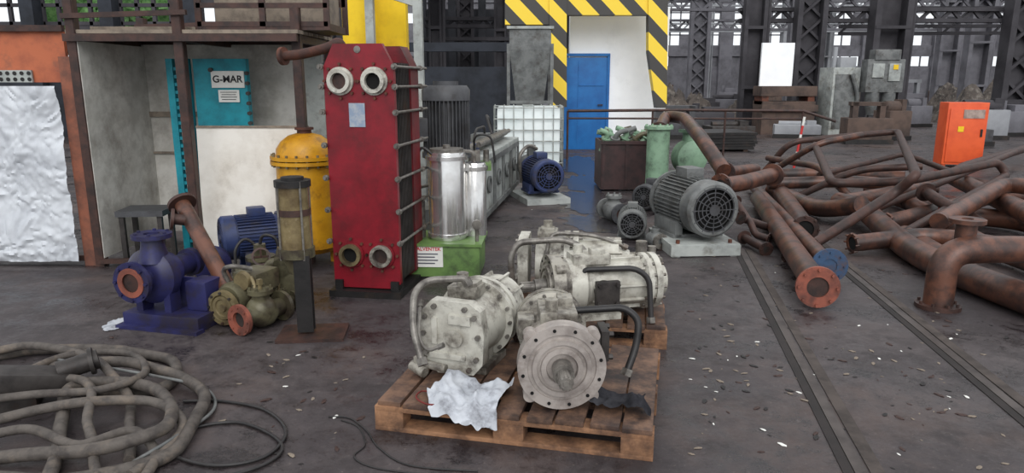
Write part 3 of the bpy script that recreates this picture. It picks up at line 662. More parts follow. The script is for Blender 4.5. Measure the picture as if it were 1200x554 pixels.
t.part('clamp_ring',B().ring((.02,.0,.97),(0,0,1),.15,.175,.03,48),CHROME); t.part('clamp_ring',B().ring((.02,.0,.33),(0,0,1),.145,.17,.03,48),CHROME); t.part('clamp_ring',B().ring((.235,.12,.87),(0,0,1),.095,.115,.03,40),CHROME)
t.part('lid_cap',B().cyl((.02,.0,1.03),(.02,.0,1.06),.14).cyl((.02,.0,1.06),(.02,.0,1.09),.03),STEEL)
t.part('small_filter',B().cyl((-.22,.0,.312),(-.22,.0,.62),.05).cyl((-.22,0,.62),(-.22,0,.66),.035),STEEL)
t.part('gauge',B().cyl((.28,-.15,.31),(.28,-.15,.42),.015).cyl((.28,-.17,.45),(.28,-.14,.45),.04),STEEL)
t.part('hose',B().tube([(-.06,-.1,1.0),(-.18,-.1,1.1),(-.22,-.1,.9),(-.22,-.03,.66)],.012,bend=.1),RUBB)
t.part('pipe',B().tube([(-.27,.15,.32),(-.28,.15,.7),(-.1,.12,.75)],.013,bend=.05),STEEL)
t.part('pipe',B().tube([(.235,.12,.92),(.235,.12,1.02),(.1,.05,1.04)],.014,bend=.05),STEEL)
p=G(552,295); t=T('valve_stand','grey steel stand with hoses and valve blocks','stand',(p.x+.06,p.y+.6,0),.05)
t.part('column',B().box((0,0,.36),(.14,.22,.72),bev=.01),GREY); t.part('top_block',B().box((0,0,.76),(.24,.24,.08),bev=.01),GREEN); t.part('valve_block',B().box((-.05,-.05,.86),(.12,.12,.12),bev=.01).cyl((.07,0,.8),(.07,0,.92),.03),STEEL)
t.part('hose',B().tube([(-.05,-.05,.92),(-.05,-.1,1.08),(.12,-.1,1.08),(.16,-.1,.8)],.011,bend=.08),RUBB)
# ---------------- machine bed
pa=G(568,266); pb=G(607,222); A=Vector((pa.x,pa.y,0)); Bv=Vector((pb.x,pb.y,0)); d=(Bv-A).normalized(); L=(Bv-A).length
t=T('machine_bed','long grey steel cabinet bed with openings in its side','machine',A,math.atan2(d.y,d.x))
b=B(); b.box((L/2,.22,.76),(L,.46,.06),bev=.01); t.part('bed',b,LGREY)
b=B(); b.box((L/2,.2,.4),(L*.98,.36,.62),bev=.01); t.part('cabinet_body',b,LGREY)
b=B()
for k in range(5): b.box((.02+k*(L-.04)/4,.0,.4),(.05,.03,.64))
b.box((L/2,.0,.7),(L,.03,.06)); b.box((L/2,0,.12),(L,.03,.06)); t.part('side_frame',b,GREY)
for k in range(4):
    x=.05+(k%2)*(L-.1); t.part('leg',B().box((x,.08 if k<2 else .34,.045),(.1,.06,.09)),GREY)
for k in range(4): x=.02+(k+.5)*(L-.04)/4; t.part('opening_ring',B().ring((x,.01,.43),(0,-1,0),.07,.1,.02),GREY); t.part('opening',B().cyl((x,.02,.43),(x,.012,.43),.072),DARKHOLE)
t.part('hydraulic_cylinder',B().cyl((-.05,.2,.86),(L,.2,.86),.05),STEEL); t.part('hydraulic_cylinder',B().cyl((.2,.1,.9),(L*.9,.1,.9),.03),STEEL)
t.part('valve_block',B().box((L*.5,.3,.86),(.35,.2,.16),bev=.01),GREY); t.part('valve_block',B().box((L*.15,.25,.84),(.2,.2,.12),bev=.01),MBLUE)
t.part('hose',B().tube([(L*.15,.2,.9),(L*.2,.2,1.05),(L*.4,.2,1.05),(L*.5,.25,.92)],.014,bend=.1).tube([(L*.6,.2,.9),(L*.65,.3,1.15),(L*.9,.4,1.1),(L,.4,.9)],.018,bend=.15),RUBB)
p=G(632,240); t=motor('blue and grey motor pump set on a low frame',(p.x+.04,p.y+.35,.12),radians(15),.22,.66,MBLUE,name='motor_pump_set')
t.part('skid',B().box((0,.1,-.08),(.6,.9,.08)),LGREY); t.part('pump_head',B().lathe((.0,.4,.28),(0,1,0),[(0,0),(0,.12),(.1,.17),(.25,.17),(.3,.08),(.3,0)]).box((0,.5,.5),(.1,.1,.2)),GREY)
t.part('pipe',B().tube([(-.2,.3,.1),(-.26,.2,.5),(-.1,.3,.62),(.05,.4,.55)],.025,bend=.1),STEEL)
# ---------------- IBC tote
p=G(618,205); t=T('bulk_container','white plastic bulk liquid tote in a wire cage','container',(p.x+.02,p.y+.6,0))
t.part('bottle',B().box((0,0,.66),(1.1,.95,.98),bev=.06),PLAST); t.part('cap',B().cyl((0,0,1.14),(0,0,1.19),.1),LGREY)
b=B()
for k in range(8):
    x=-.6+1.2*k/7
    b.cyl((x,-.52,.14),(x,-.52,1.18),.009,n=8); b.cyl((x,.52,.14),(x,.52,1.18),.009,n=8)
for k in range(7):
    y=-.52+1.04*k/6; b.cyl((-.6,y,.14),(-.6,y,1.18),.009,n=8); b.cyl((.6,y,.14),(.6,y,1.18),.009,n=8)
for k in range(6):
    z=.2+k*.19
    for y in(-.52,.52): b.cyl((-.6,y,z),(.6,y,z),.01,n=8)
    for x in(-.6,.6): b.cyl((x,-.52,z),(x,.52,z),.01,n=8)
t.part('cage',b,LGREY)
t.part('pallet_base',B().box((0,0,.13),(1.2,1.04,.04)).box((-.5,0,.055),(.12,1.0,.11)).box((0,0,.055),(.12,1.0,.11)).box((.5,0,.055),(.12,1.0,.11)),DSTEEL)
# ---------------- scrap bin
p=G(733,224); t=T('scrap_bin','dark maroon steel bin full of scrap','bin',(p.x,p.y+.4,0))
MAR=mat('maroon_steel',(66,46,46),(46,36,36),.6,scale=5)
b=B()
for sx in(-1,1): b.box((sx*.36,0,.38),(.03,.8,.7))
for sy in(-1,1): b.box((0,sy*.4,.38),(.75,.03,.7))
b.box((0,0,.06),(.72,.8,.03)); b.box((0,0,.5),(.7,.78,.03))
t.part('shell',b,MAR); b=B()
for k in (0,2,4): b.box((-.34+k*.17,-.42,.38),(.04,.02,.64))
b.box((0,-.42,.72),(.78,.04,.05)); t.part('rib',b,MAR)
for k in range(14):
    b=B(); x=-.3+.047*k; pp=Vector((p.x+x,p.y+.15+.22*(k%3),.74))
    d=Vector((random.uniform(-.9,.9),random.uniform(-.3,.3),.8)).normalized()
    b.tube([pp-d*.18,pp+d*.12,pp+d*.2+Vector((.15*(1 if k%2 else -1),0,-.03))],.038,bend=.08); b.ring(pp+d*.02,d,.03,.075,.02)
    one('scrap_pipe','old scrap pipe fitting piled in the bin','pipe fitting',b,(LGREEN,OLIVE,LGREEN,GREY)[k%4],group='scrap fittings in bin')
# ---------------- green cylinder and pump
p=G(770,238); t=T('green_column_tank','pale green upright cylindrical vessel with flanged top','vessel',(p.x,p.y+.1,0))
t.part('shell',B().cyl((0,0,.1),(0,0,1.0),.15,n=32),LGREEN); t.part('flange',B().ring((0,0,.98),(0,0,1),.0,.19,.04).bolts((0,0,1.0),(0,0,1),.17,10,.012,.04),LGREEN); t.part('flange',B().ring((0,0,.08),(0,0,1),0,.2,.04),LGREEN)
t.part('base',B().box((0,0,.04),(.4,.4,.08)),LGREEN); t.part('elbow',B().tube([(-.1,-.1,.2),(-.25,-.15,.2),(-.28,-.2,.05)],.05,bend=.1),LGREEN)
p=G(803,226); t=T('green_pump_head','pale green pump casing behind the grey motor','pump',(p.x+.08,p.y+.3,0),.3)
t.part('casing',B().lathe((0,-.2,.5),(0,1,0),[(0,0),(0,.18),(.05,.25),(.25,.25),(.35,.16),(.35,0)],32),LGREEN); t.part('outlet',B().cyl((0,0,.5),(0,0,.88),.09).ring((0,0,.86),(0,0,1),.05,.15,.04),LGREEN); t.part('pedestal',B().box((0,0,.14),(.36,.36,.28)),LGREEN)
# ---------------- big grey motor
p=G(822,300); motor('large grey electric motor with round fan grille on a pale skid',(p.x-.0,p.y+.44,.12),radians(14),.265,.85,GREY,zc=.31,gm=DGREY)
t=T('motor_skid','pale grey steel skid under the large motor','skid',(p.x,p.y+.38,0),radians(4))
t.part('deck',B().box((0,.0,.095),(.66,.8,.045)),LGREY)
for x in (-.28,.28): t.part('runner',B().box((x,0,.037),(.08,.82,.074)),LGREY)
t.part('end_plate',B().box((0,-.41,.06),(.66,.02,.1)),LGREY)
t.part('loose_bolt',B().cyl((-.25,-.35,.115),(-.25,-.35,.15),.02,n=6).cyl((.25,-.35,.115),(.25,-.35,.15),.02,n=6),RUST)
p=G(745,284); motor('small dirty grey motor with terminal box by the puddle',(p.x,p.y+.25,0),radians(-10),.15,.4,GREY,gm=DGREY)
p=G(722,264); valve('flanged_valve','dirty grey flanged valve by the small motor',(p.x,p.y+.25,0),.3,1.1,GREY,DGREY,False)
p=G(768,250); motor('grey motor half hidden beside the large motor',(p.x-.02,p.y+.3,0),radians(-30),.16,.45,DGREY)
p=G(760,292); t=T('pump_fitting','small grey cast pump fitting with stub flanges','pipe fitting',(p.x+.08,p.y+.1,0),.3)
t.part('body',B().lathe((0,-.1,.08),(0,1,0),[(0,0),(0,.05),(.03,.075),(.15,.075),(.2,.05),(.2,0)]).cyl((0,0,.08),(0,0,.18),.04),GREY); t.part('flange',B().ring((0,-.1,.08),(0,-1,0),.03,.078,.02),STEEL)
# ---------------- pallets
def pallet(label,c,rz,w,dp,m,m2):
    t=T('wooden_pallet',label,'pallet',c,rz,group='wooden pallets')
    n=9; bw=w/n
    b=B()
    for k in range(n): b.box((-w/2+bw*(k+.5)+random.uniform(-.006,.006),random.uniform(-.012,.012),.132),(bw*random.uniform(.76,.9),dp,.022),rot=(0,0,random.uniform(-.014,.014)),bev=.002)
    t.part('deck_boards',b,m)
    for y in(-dp/2+.05,0,dp/2-.05):
        t.part('stringer_board',B().box((0,y,.11),(w,.1,.022),bev=.002),m2); t.part('bottom_board',B().box((0,y,.011),(w,.1,.022),bev=.002),m2)
        for x in(-w/2+.07,0,w/2-.07): t.part('block',B().box((x,y,.0605),(.14,.1,.077),bev=.003),m2)
    return t
p0=G(440,503); p1=G(765,541); rz=math.atan2((p1-p0).y,(p1-p0).x); ex=Vector((cos(rz),sin(rz),0)); ey=Vector((-sin(rz),cos(rz),0))
PW=(p1-p0).length; PD=.98; pc=(p0+p1)/2+ey*PD/2
pallet('oil-stained wooden pallet carrying two hydraulic pumps',pc,rz,PW,PD,WOODD,WOOD)
pc2=Vector((.46,4.66,0)); pallet('wooden pallet behind carrying two more hydraulic pumps',pc2,rz+.06,1.15,1.0,WOODD,WOOD)
DK=.143
def wt(t,name,pts,r,m,bend=.08):
    W=t.W(); W.tube(pts,r,bend=bend); o=W.obj(name,m); o.parent=t.e
    W=t.W()
    for a,b_ in ((pts[0],pts[1]),(pts[-1],pts[-2])): W.cyl(a,Vector(a)+(Vector(b_)-Vector(a)).normalized()*.035,r*1.6,n=6)
    t.part('pipe_union',W,STEEL)
def S3(s,*a): return tuple(x*s for x in a)
def pumpA(label,loc,rz,s=1,mm=CREAM,ext=.12):
    t=T('hydraulic_pump',label,'hydraulic pump',loc,rz); Z=.225*s
    o=[(-.165,-.12),(-.185,.0),(-.175,.12),(-.11,.19),(.1,.19),(.16,.15),(.18,.02),(.17,-.13),(.12,-.19),(-.08,-.2)]
    o=[(x*s,y*s) for x,y in o][::-1]
    b=B(); b.prism(o,(0,-.18*s,Z),(1,0,0),(0,0,1),.07*s)
    o2=[(x*.84,y*.84) for x,y in o]; b.prism(o2,(0,-.21*s,Z),(1,0,0),(0,0,1),.035*s); ec=t.part('end_cover',b,mm)
    b=B(); b.cyl((0.02,-.2*s,Z+.0),(0.02,-.265*s,Z),.045*s); b.box((.05*s,-.25*s,Z+.1*s),S3(s,.12,.03,.05),bev=.004); b.box((-.02*s,-.25*s,Z-.1*s),S3(s,.2,.03,.03),bev=.004); b.box((-.09*s,-.25*s,Z+.03*s),S3(s,.03,.03,.14),bev=.004); t.part('cover_boss',b,mm,parent=ec)
    b=B()
    for x,z in((-.14,-.09),(-.155,.01),(-.145,.1),(-.09,.16),(.08,.16),(.13,.12),(.15,.02),(.14,-.1),(.1,-.16),(-.07,-.17)): b.cyl((x*s,-.18*s-.05*s,Z+z*s),(x*s,-.272*s,Z+z*s),.014*s,n=6)
    t.part('bolt',b,STEEL,parent=ec)
    e=ext
    b=B(); b.lathe((0,-.13*s,Z),(0,1,0),[(0,0),(0,.16*s),(.12*s,.175*s),(.2*s,.18*s),(.2*s,.22*s),(.24*s,.22*s),(.24*s,.195*s),(.26*s,.195*s),(.26*s,.22*s),(.3*s,.22*s),(.3*s,.17*s),((.38+e)*s,.16*s),((.38+e)*s,.12*s),((.46+e)*s,.09*s),((.46+e)*s,0)],36); t.part('housing',b,mm)
    b=B()
    for k in range(10):
        a=2*pi*k/10; b.box((.165*s*cos(a),.22*s+e*s/2,Z+.165*s*sin(a)),(.03*s,(.1+e)*s,.012*s),rot=(0,-a,0))
    t.part('casting_rib',b,mm)
    t.part('support_rib',B().box((0,-.05*s,Z-.15*s),S3(s,.24,.16,.12),bev=.01*s),mm)
    t.part('flange_bolt',B().bolts((0,.05*s,Z),(0,1,0),.204*s,16,.011*s,.15*s),STEEL)
    b=B(); b.box((0,-.05*s,Z+.2*s),S3(s,.16,.14,.06),bev=.008*s); b.box((.02,-.05*s,Z+.235*s),S3(s,.1,.1,.03),bev=.006); b.cyl((-.02,-.05*s,Z+.24*s),(-.02,-.05*s,Z+.29*s),.032*s); t.part('top_valve_block',b,CREAMD)
    b=B(); b.cyl((-.17*s,-.03*s,Z-.02),(-.27*s,-.03*s,Z-.02),.05*s); b.box((-.28*s,-.03*s,Z-.02),S3(s,.04,.15,.15),bev=.008*s); b.bolts((-.3*s,-.03*s,Z-.02),(-1,0,0),.08*s,4,.014*s,.02*s,ph=pi/4); t.part('port_flange',b,DSTEEL)
    b=B(); b.cyl((-.16*s,-.27*s,Z-.15*s),(-.02*s,-.28*s,Z-.16*s),.022*s); b.box((-.17*s,-.26*s,Z-.15*s),S3(s,.06,.06,.07),bev=.005); b.cyl((-.17*s,-.26*s,Z-.12*s),(-.17*s,-.26*s,Z-.05*s),.018*s,n=8); b.cyl((-.22*s,-.27*s,Z-.17*s),(-.13*s,-.3*s,Z-.19*s),.028*s); t.part('relief_valve',b,CREAMD)
    t.part('foot',B().box((0,.0,.02*s),S3(s,.3,.3,.04),bev=.006),CREAMD)
    return t
def pumpB(label,loc,rz,s=1,mm=CREAMD,ext=.1,face=MACH):
    t=T('hydraulic_pump',label,'hydraulic pump',loc,rz); Z=.205*s
    k=[(0,.0),(0,.04),(.02,.043),(.02,.066),(0,.07),(0,.092),(.014,.094),(.014,.108),(.0,.11),(0,.13),(.02,.133),(.02,.150),(.012,.152),(.012,.195),(.09,.195),(.09,.17),(.13,.165),(.13,0)]
    b=B(); b.lathe((0,-.3*s,Z),(0,1,0),[(a*s,c*s) for a,c in k],64); fl=t.part('mounting_flange',b,face)
    b=B()
    for i in range(4):
        a=2*pi*i/4+pi/4; p=Vector((.195*cos(a),0,.195*sin(a)))*s
        b.cyl((p.x,-.27*s,max(Z+p.z,.035)),(p.x,-.215*s,max(Z+p.z,.035)),.03*s)
    t.part('flange_lug',b,face,parent=fl)
    b=B()
    for i in range(12):
        a=2*pi*i/12+.2; p=Vector((.174*cos(a),0,.174*sin(a)))*s; b.cyl((p.x,-.292*s,Z+p.z),(p.x,-.288*s,Z+p.z),.008*s,n=8)
    t.part('lug_hole',b,DARKHOLE,parent=fl)
    b=B(); prof=[(0,0),(0,.012*s),(.004,.014*s),(.004,.026*s),(.01*s,.03*s),(.09*s,.03*s),(.09*s,.046*s),(.17*s,.046*s),(.17*s,0)]
    b.lathe((0,-.46*s,Z),(0,1,0),prof,24)
    for i in range(10):
        a=2*pi*i/10; b.box((.03*s*cos(a),-.415*s,Z+.03*s*sin(a)),(.006*s,.08*s,.008*s),rot=(0,-a,0))
    t.part('splined_shaft',b,STEEL)
    e=ext
    b=B(); b.lathe((0,-.17*s,Z),(0,1,0),[(0,0),(0,.165*s),(.1*s,.17*s),(.12*s,.15*s),((.26+e)*s,.15*s),((.28+e)*s,.18*s),((.31+e)*s,.18*s),((.31+e)*s,.165*s),((.33+e)*s,.165*s),((.33+e)*s,.18*s),((.37+e)*s,.18*s),((.37+e)*s,.1*s),((.43+e)*s,.1*s),((.43+e)*s,0)],36); t.part('housing',b,mm)
    b=B()
    for k in range(10):
        a=2*pi*k/10+.1; b.box((.155*s*cos(a),.03*s+e*s/2,Z+.155*s*sin(a)),(.03*s,(.12+e)*s,.012*s),rot=(0,-a,0))
    t.part('casting_rib',b,mm)
    t.part('flange_bolt',B().bolts((0,(.09+e)*s,Z),(0,1,0),.168*s,14,.01*s,.13*s),STEEL)
    b=B(); b.box((0,-.02*s,Z+.17*s),S3(s,.17,.24,.06),bev=.008); b.cyl((-.03*s,-.08*s,Z+.2*s),(-.03*s,-.08*s,Z+.25*s),.03*s); b.box((.04*s,.02*s,Z+.21*s),S3(s,.07,.09,.05),bev=.005); t.part('top_valve_block',b,mm)
    b=B(); b.cyl((.15*s,.03*s,Z),(.22*s,.03*s,Z),.06*s); b.box((.23*s,.03*s,Z),S3(s,.04,.15,.15),bev=.008); b.bolts((.25*s,.03*s,Z),(1,0,0),.08*s,4,.014*s,.02*s,ph=pi/4); t.part('port_flange',b,DSTEEL)
    b=B(); b.box((-.14*s,.05*s,Z+.08*s),S3(s,.08,.14,.1),bev=.01); b.cyl((-.14*s,-.04*s,Z+.08*s),(-.14*s,-.1*s,Z+.08*s),.025*s); t.part('control_head',b,mm)
    t.part('foot',B().box((0,.02*s,.02*s),S3(s,.28,.28,.04),bev=.006),mm)
    return t
a=G(549,445,DK); t=pumpA('cream painted axial piston pump with bolted end cover',(a.x,a.y+.24,DK),radians(-20),.97,ext=.18)
wt(t,'pressure_pipe',[D(549,334,3.4),D(545,326,3.4),D(500,328,3.36),D(485,342,3.3),D(483,385,3.2),D(496,428,3.12)],.017,STEEL)
wt(t,'drain_pipe',[D(493,352,3.35),D(490,395,3.2),D(500,412,3.15),D(520,404,3.12)],.009,STEEL,.04)
a=G(652,478,DK); t=pumpB('axial piston pump with round machined flange and splined shaft',(a.x+.01,a.y+.26,DK),radians(2),1.02,ext=.14)
wt(t,'pressure_pipe',[D(664,378,3.3),D(668,364,3.3),D(732,360,3.3),D(749,374,3.28),D(746,405,3.25),D(733,440,3.2)],.018,RUBB)
t=pumpB('oily cream piston pump with black looping pipe on the rear pallet',(.50,4.33,DK),radians(-78),1.0,CREAM,.22,CREAMD)
wt(t,'pressure_pipe',[D(682,330,4.2),D(684,316,4.2),D(745,314,4.2),D(761,326,4.2),D(763,378,4.15)],.018,RUBB)
t=pumpA('cream piston pump with bent steel pipe on the rear pallet',(.30,4.84,DK),radians(-96),.98,CREAM,.2)
wt(t,'pressure_pipe',[D(602,350,4.6),D(598,300,4.6),D(607,284,4.62),D(660,280,4.62),D(684,290,4.6),D(690,310,4.6)],.022,STEEL,.12)
wt(t,'drain_pipe',[D(640,300,4.7),D(645,272,4.75),D(700,276,4.75),D(735,290,4.75)],.014,STEEL,.1)
t=T('valve_manifold','oily grey cast valve manifold at the back of the pallet','manifold',(.93,4.86,DK),.2)
t.part('block',B().box((0,0,.13),(.2,.22,.26),bev=.015),CREAMD); t.part('solenoid',B().cyl((-.02,0,.26),(-.02,0,.36),.04).cyl((.06,0,.26),(.06,0,.32),.03),STEEL); t.part('side_plug',B().cyl((-.04,-.11,.16),(-.04,-.16,.16),.05).cyl((.05,-.11,.08),(.05,-.15,.08),.035),MACH)
t=T('coupling_shaft','dark rusty shaft coupling lying on the pallet','coupling',(.06,3.86,DK),.3)
t.part('shaft',B().cyl((-.12,0,.06),(.12,0,.06),.03),RUSTD); t.part('hub',B().cyl((-.05,0,.06),(.03,0,.06),.058),RUSTD)
# rags
def rag(label,c,w,d,m,rz,edge,seed,amp=.03):
    b=B(); n=52; vs=[[None]*n for _ in range(n)]
    Mx=Matrix.Translation(c)@Matrix.Rotation(rz,4,'Z')
    for i in range(n):
        for j in range(n):
            x=(i/(n-1)-.5); y=(j/(n-1)-.5)
            k=1+.4*noise.noise(Vector((math.atan2(y,x)*1.1,seed,0)))
            X=x*w*k;Y=y*d*k
            f=Vector((X*11+seed,Y*7+X*4,seed)); f+=Vector(noise.noise_vector(f*.6))*.7
            h=amp*(.7+noise.noise(f)*1.1+1.3*(.5-abs(noise.noise(f*1.4)))*.9+.25*noise.noise(f*3))
            z=max(.004,h)
            if Y<edge: z-= (edge-Y)*.9; Y=edge-(edge-Y)*.25-.012-.025*abs(noise.noise(f*1.3))
            vs[i][j]=b.bm.verts.new(Mx@Vector((X,Y,z)))
    for i in range(n-1):
        for j in range(n-1): b.bm.faces.new((vs[i][j],vs[i+1][j],vs[i+1][j+1],vs[i][j+1]))
    one('rag',label,'rag',b,m,sharp=False)
c=p0+ex*.43+ey*.1; c.z=DK; rag('crumpled dirty white rag hanging over the pallet edge',c,.34,.36,RAG,rz,-.10,3.1,.042)
c=p0+ex*1.12+ey*.2; c.z=DK; rag('crumpled black oily rag on the pallet',c,.26,.16,RAGB,rz,-5,8.4,.035)
def hose(label,pts,r,m,name='hose',grp=None):
    P=[]
    for q in pts:
        v=G(q[0],q[1],(q[2] if len(q)>2 else r)); P.append(v)
    P=catmull(P,8)
    if r>.02: P=[v+Vector((noise.noise(v*3),noise.noise(v*3+Vector((9,0,0))),0))*.035 for v in P]
    b=B(); b.tube(P,r,10); return one(name,label,'hose',b,m,group=grp)
hose('thin red cable loop on the pallet',[(515,462,.16),(495,458,.16),(488,466,.16),(505,474,.16),(540,470,.16)],.004,mat('red_cable',(120,40,36)),'cable')
hose('thin black cable on the floor by the pallet',[(385,488,.005),(410,490,.005),(430,505,.005),(445,525,.005),(480,545,.005),(560,552,.005)],.004,RUBB,'cable')
hose('thin black cable curled by the pallet',[(400,492),(420,500),(428,520),(415,535),(440,548),(500,556)],.004,RUBB,'cable')
g='coiled hoses'; R1=.03
hose('thick grey coiled industrial hose',[(-60,425),(30,412),(120,408),(190,420),(205,440),(170,458),(60,452),(-40,470)],R1,RUB,grp=g)
hose('thick grey hose looping over the pile',[(-40,445),(60,430,.09),(150,425,.1),(235,456,.05),(228,492,.05),(190,535),(100,560),(-60,560)],R1,RUB,grp=g)
hose('thick dusty grey hose in loops',[(-60,545),(60,530,.06),(140,520,.1),(196,495,.1),(190,462,.09),(140,448,.1),(80,455,.1),(70,500,.05),(60,580)],R1,RUB,grp=g)
hose('medium grey hose bend on the pile',[(-30,415,.06),(40,405,.1),(95,415,.12),(130,438,.12),(150,480,.05),(148,540)],.024,RUB,grp=g)
hose('medium grey hose crossing the pile',[(-30,500,.1),(50,480,.1),(110,470,.12),(180,470,.1),(215,500,.05),(150,560)],.024,RUB,grp=g)
hose('grey hose end trailing on concrete',[(-20,432,.12),(50,440,.12),(100,450,.14),(105,500,.08),(120,580)],.022,RUB,grp=g)
hose('thin dusty hose over the coil',[(-30,470,.1),(40,462,.13),(120,456,.13),(170,436,.12),(150,414,.1),(80,416,.12),(20,440,.13)],.02,RUB,grp=g)
hose('short dusty hose beside the coil',[(-40,520,.06),(30,505,.08),(90,520,.08),(150,505,.08),(175,530,.04),(160,580)],.022,RUB,grp=g)
hose('thin black cable in wide loops',[(215,470,.01),(260,470,.01),(310,480,.01),(335,505,.01),(310,535,.01),(250,545,.01),(200,530,.01),(215,505,.01),(280,495,.01),(330,520,.01),(300,548,.01),(180,575,.01)],.008,RUBB,grp=g)
hose('thin pale cable over the hoses',[(100,580,.02),(150,545,.04),(200,515,.06),(250,480,.02),(240,455,.02),(180,440,.1),(60,420,.12)],.008,GREY,grp=g)
p=G(25,485); t=T('hose_coupling_block','dark steel machine block among the hoses','coupling',(p.x,p.y+.1,0),.4)
t.part('block',B().box((0,0,.14),(.38,.16,.1),bev=.02,rot=(0,.2,.1)),DSTEEL); t.part('flange_block',B().box((-.1,.05,.06),(.26,.26,.12),bev=.02),DSTEEL); t.part('nozzle',B().cyl((.12,0,.16),(.3,.03,.19),.05).ring((.26,.02,.185),(1,.1,.1),.03,.07,.02),DSTEEL)
# ---------------- pipes right
def pipe(label,pts,r,m=RUSTP,bend=.25,f0=0,f1=0,fm=None,fr=1.75,name='rusty_pipe',grp='rusty pipes',face=None):
    P=[G(q[0],q[1],q[2]) for q in pts]
    t=T(name,label,'pipe',P[0],group=grp)
    W=t.W(); W.tube(P,r,20,bend=bend if len(P)>2 else 0); t.part('pipe_run',W,m)
    for fl,pp,dd in((f0,P[0],P[0]-P[1]),(f1,P[-1],P[-1]-P[-2])):
        if fl:
            dd=dd.normalized(); W=t.W(); W.ring(pp-dd*.01,dd,r*.8,r*fr,r*.32,32); W.bolts(pp,dd,r*(fr*.5+.58),8,r*.11,r*.45); f=t.part('flange',W,fm or m)
            W=t.W(); W.cyl(pp,pp+dd*r*.06,r*.82); t.part('pipe_mouth',W,face or DSTEEL,parent=f)  # cap disc, dark by default to paint the shade inside the pipe
    return t
pipe('rusty pipe lying with red-brown flange facing out',[(958,336,.165),(888,232,.12)],.094,f0=1,fm=RUSTR,face=RUSTD,fr=1.6)
pipe('rusty pipe with blue painted flange',[(972,311,.15),(925,262,.12),(880,215,.12)],.07,f0=1,fm=FLBLUE,face=FLBLUE,fr=2.0)
pipe('short rusty pipe with dark open end',[(943,268,.12),(908,215,.12)],.11,f0=1,fr=1.25,fm=RUSTD,face=DARKHOLE)
pipe('thick rusty pipe running along the floor',[(982,236,.2),(1010,243,.2),(1062,290,.12),(1110,315,.12),(1230,360,.12)],.11,bend=.4)
pipe('thick rusty pipe behind the others',[(985,238,.2),(1060,225,.25),(1110,205,.3),(1230,262,.35)],.1,bend=.4)
pipe('thick rusty pipe resting on the heap',[(1040,262,.1),(1130,240,.25),(1160,228,.3),(1230,235,.3)],.1,bend=.3,f0=1,fr=1.2,face=DARKHOLE)
pipe('long rusty pipe low in the heap',[(1000,285,.12),(1090,275,.18),(1200,292,.18),(1240,300,.18)],.08,f0=1,fr=1.15,face=DARKHOLE)
pipe('thin bent rusty tube frame',[(900,196,.2),(925,166,.65),(1052,154,.8),(1074,205,.7),(1050,225,.5),(955,285,.1)],.05,m=RUSTD,bend=.25)
pipe('thin rusty tube arching over the heap',[(905,200,.3),(958,168,.75),(1010,158,.85)],.045,m=RUSTP)
pipe('thin dark rusty tube bent in loops',[(955,170,.7),(975,215,.5),(1065,212,.5),(1170,190,.65),(1180,205,.5),(1080,262,.2),(1040,285,.08)],.048,m=RUSTD,bend=.2)
pipe('rusty tube leaning on the heap',[(900,185,.35),(960,195,.4),(1000,235,.1)],.05,m=RUSTP)
pipe('dark rusty bent tube on the heap',[(935,230,.1),(1005,198,.5),(1080,195,.55)],.045,m=RUSTD)
pipe('dark rusty tube crossing the heap',[(1000,255,.12),(1100,215,.4),(1190,178,.6)],.042,m=RUSTD)
pipe('thin rusty tube crossing low',[(960,205,.3),(1060,180,.5),(1150,215,.3),(1220,212,.3)],.04,m=RUSTD,bend=.2)
pipe('thick brown pipe lying across the heap middle',[(905,222,.12),(960,246,.12),(1010,240,.3)],.1,bend=.3)
pipe('thick brown pipe between the others',[(1020,222,.12),(1110,252,.12),(1180,256,.12),(1240,270,.12)],.1,bend=.3)
pipe('thick brown pipe at the back of the heap',[(890,205,.12),(980,203,.14),(1060,208,.14)],.1)
pipe('brown pipe laid behind the elbow',[(1070,240,.12),(1150,286,.12),(1240,318,.12)],.09)
pipe('rusty flanged pipe by the motor',[(845,218,.5),(872,214,.5),(905,205,.5)],.09,m=RUSTP,f0=1,f1=1,fr=1.5,fm=RUSTP,bend=.1)
pipe('red-brown pipe stub by the motor',[(850,202,.55),(885,198,.5)],.07,m=RUSTP,f0=1,fm=RUSTD)
pipe('thick rusty pipe elbow rising behind the motor',[(772,156,.9),(780,136,1.06),(802,138,1.06),(822,162,.9),(848,200,.58)],.09,m=RUSTP,bend=.35,f0=1,fm=RUSTD)
pipe('rusty valve pipe with small flanges',[(862,235,.35),(880,262,.2),(885,275,.1),(902,280,.08)],.035,m=RUSTD,f0=1,f1=1,bend=.05)
pipe('rusty pipe with small stub flanges',[(868,255,.25),(905,268,.1),(925,300,.06)],.04,m=RUSTD,f0=1,f1=1,bend=.1)
pipe('small rusty flanged spool on the floor',[(872,278,.08),(898,292,.06)],.04,m=RUSTD,f0=1,f1=1)
pipe('rusty pipe far behind the heap',[(900,215,.25),(1000,212,.3),(1100,222,.25)],.08)
pipe('short dark pipe upright in heap',[(1150,262,.2),(1100,235,.35),(1085,225,.4)],.06,m=RUSTD,f1=1)
pipe('rusty pipe across the rear of the heap',[(1100,260,.3),(1180,215,.5),(1240,225,.5)],.085,m=RUSTP)
pipe('thick rusty pipe low on the concrete',[(1060,275,.1),(1150,330,.1),(1240,365,.1)],.095,m=RUSTP)
pipe('slanting dark pipe behind the heap',[(1060,235,.15),(1130,195,.3),(1215,170,.3)],.075,m=RUSTD)
p=G(1110,366); t=T('pipe_elbow','large rusty pipe elbow standing on its flange with flanged branch','pipe',(p.x,p.y+.12,0),group='rusty pipes')
b=B(); b.tube(fillet([Vector(q) for q in [(0,0,.02),(0,0,.42),(.42,.05,.42),(1.2,.1,.4)]],.36,14),.098,24); t.part('elbow',b,RUSTP)
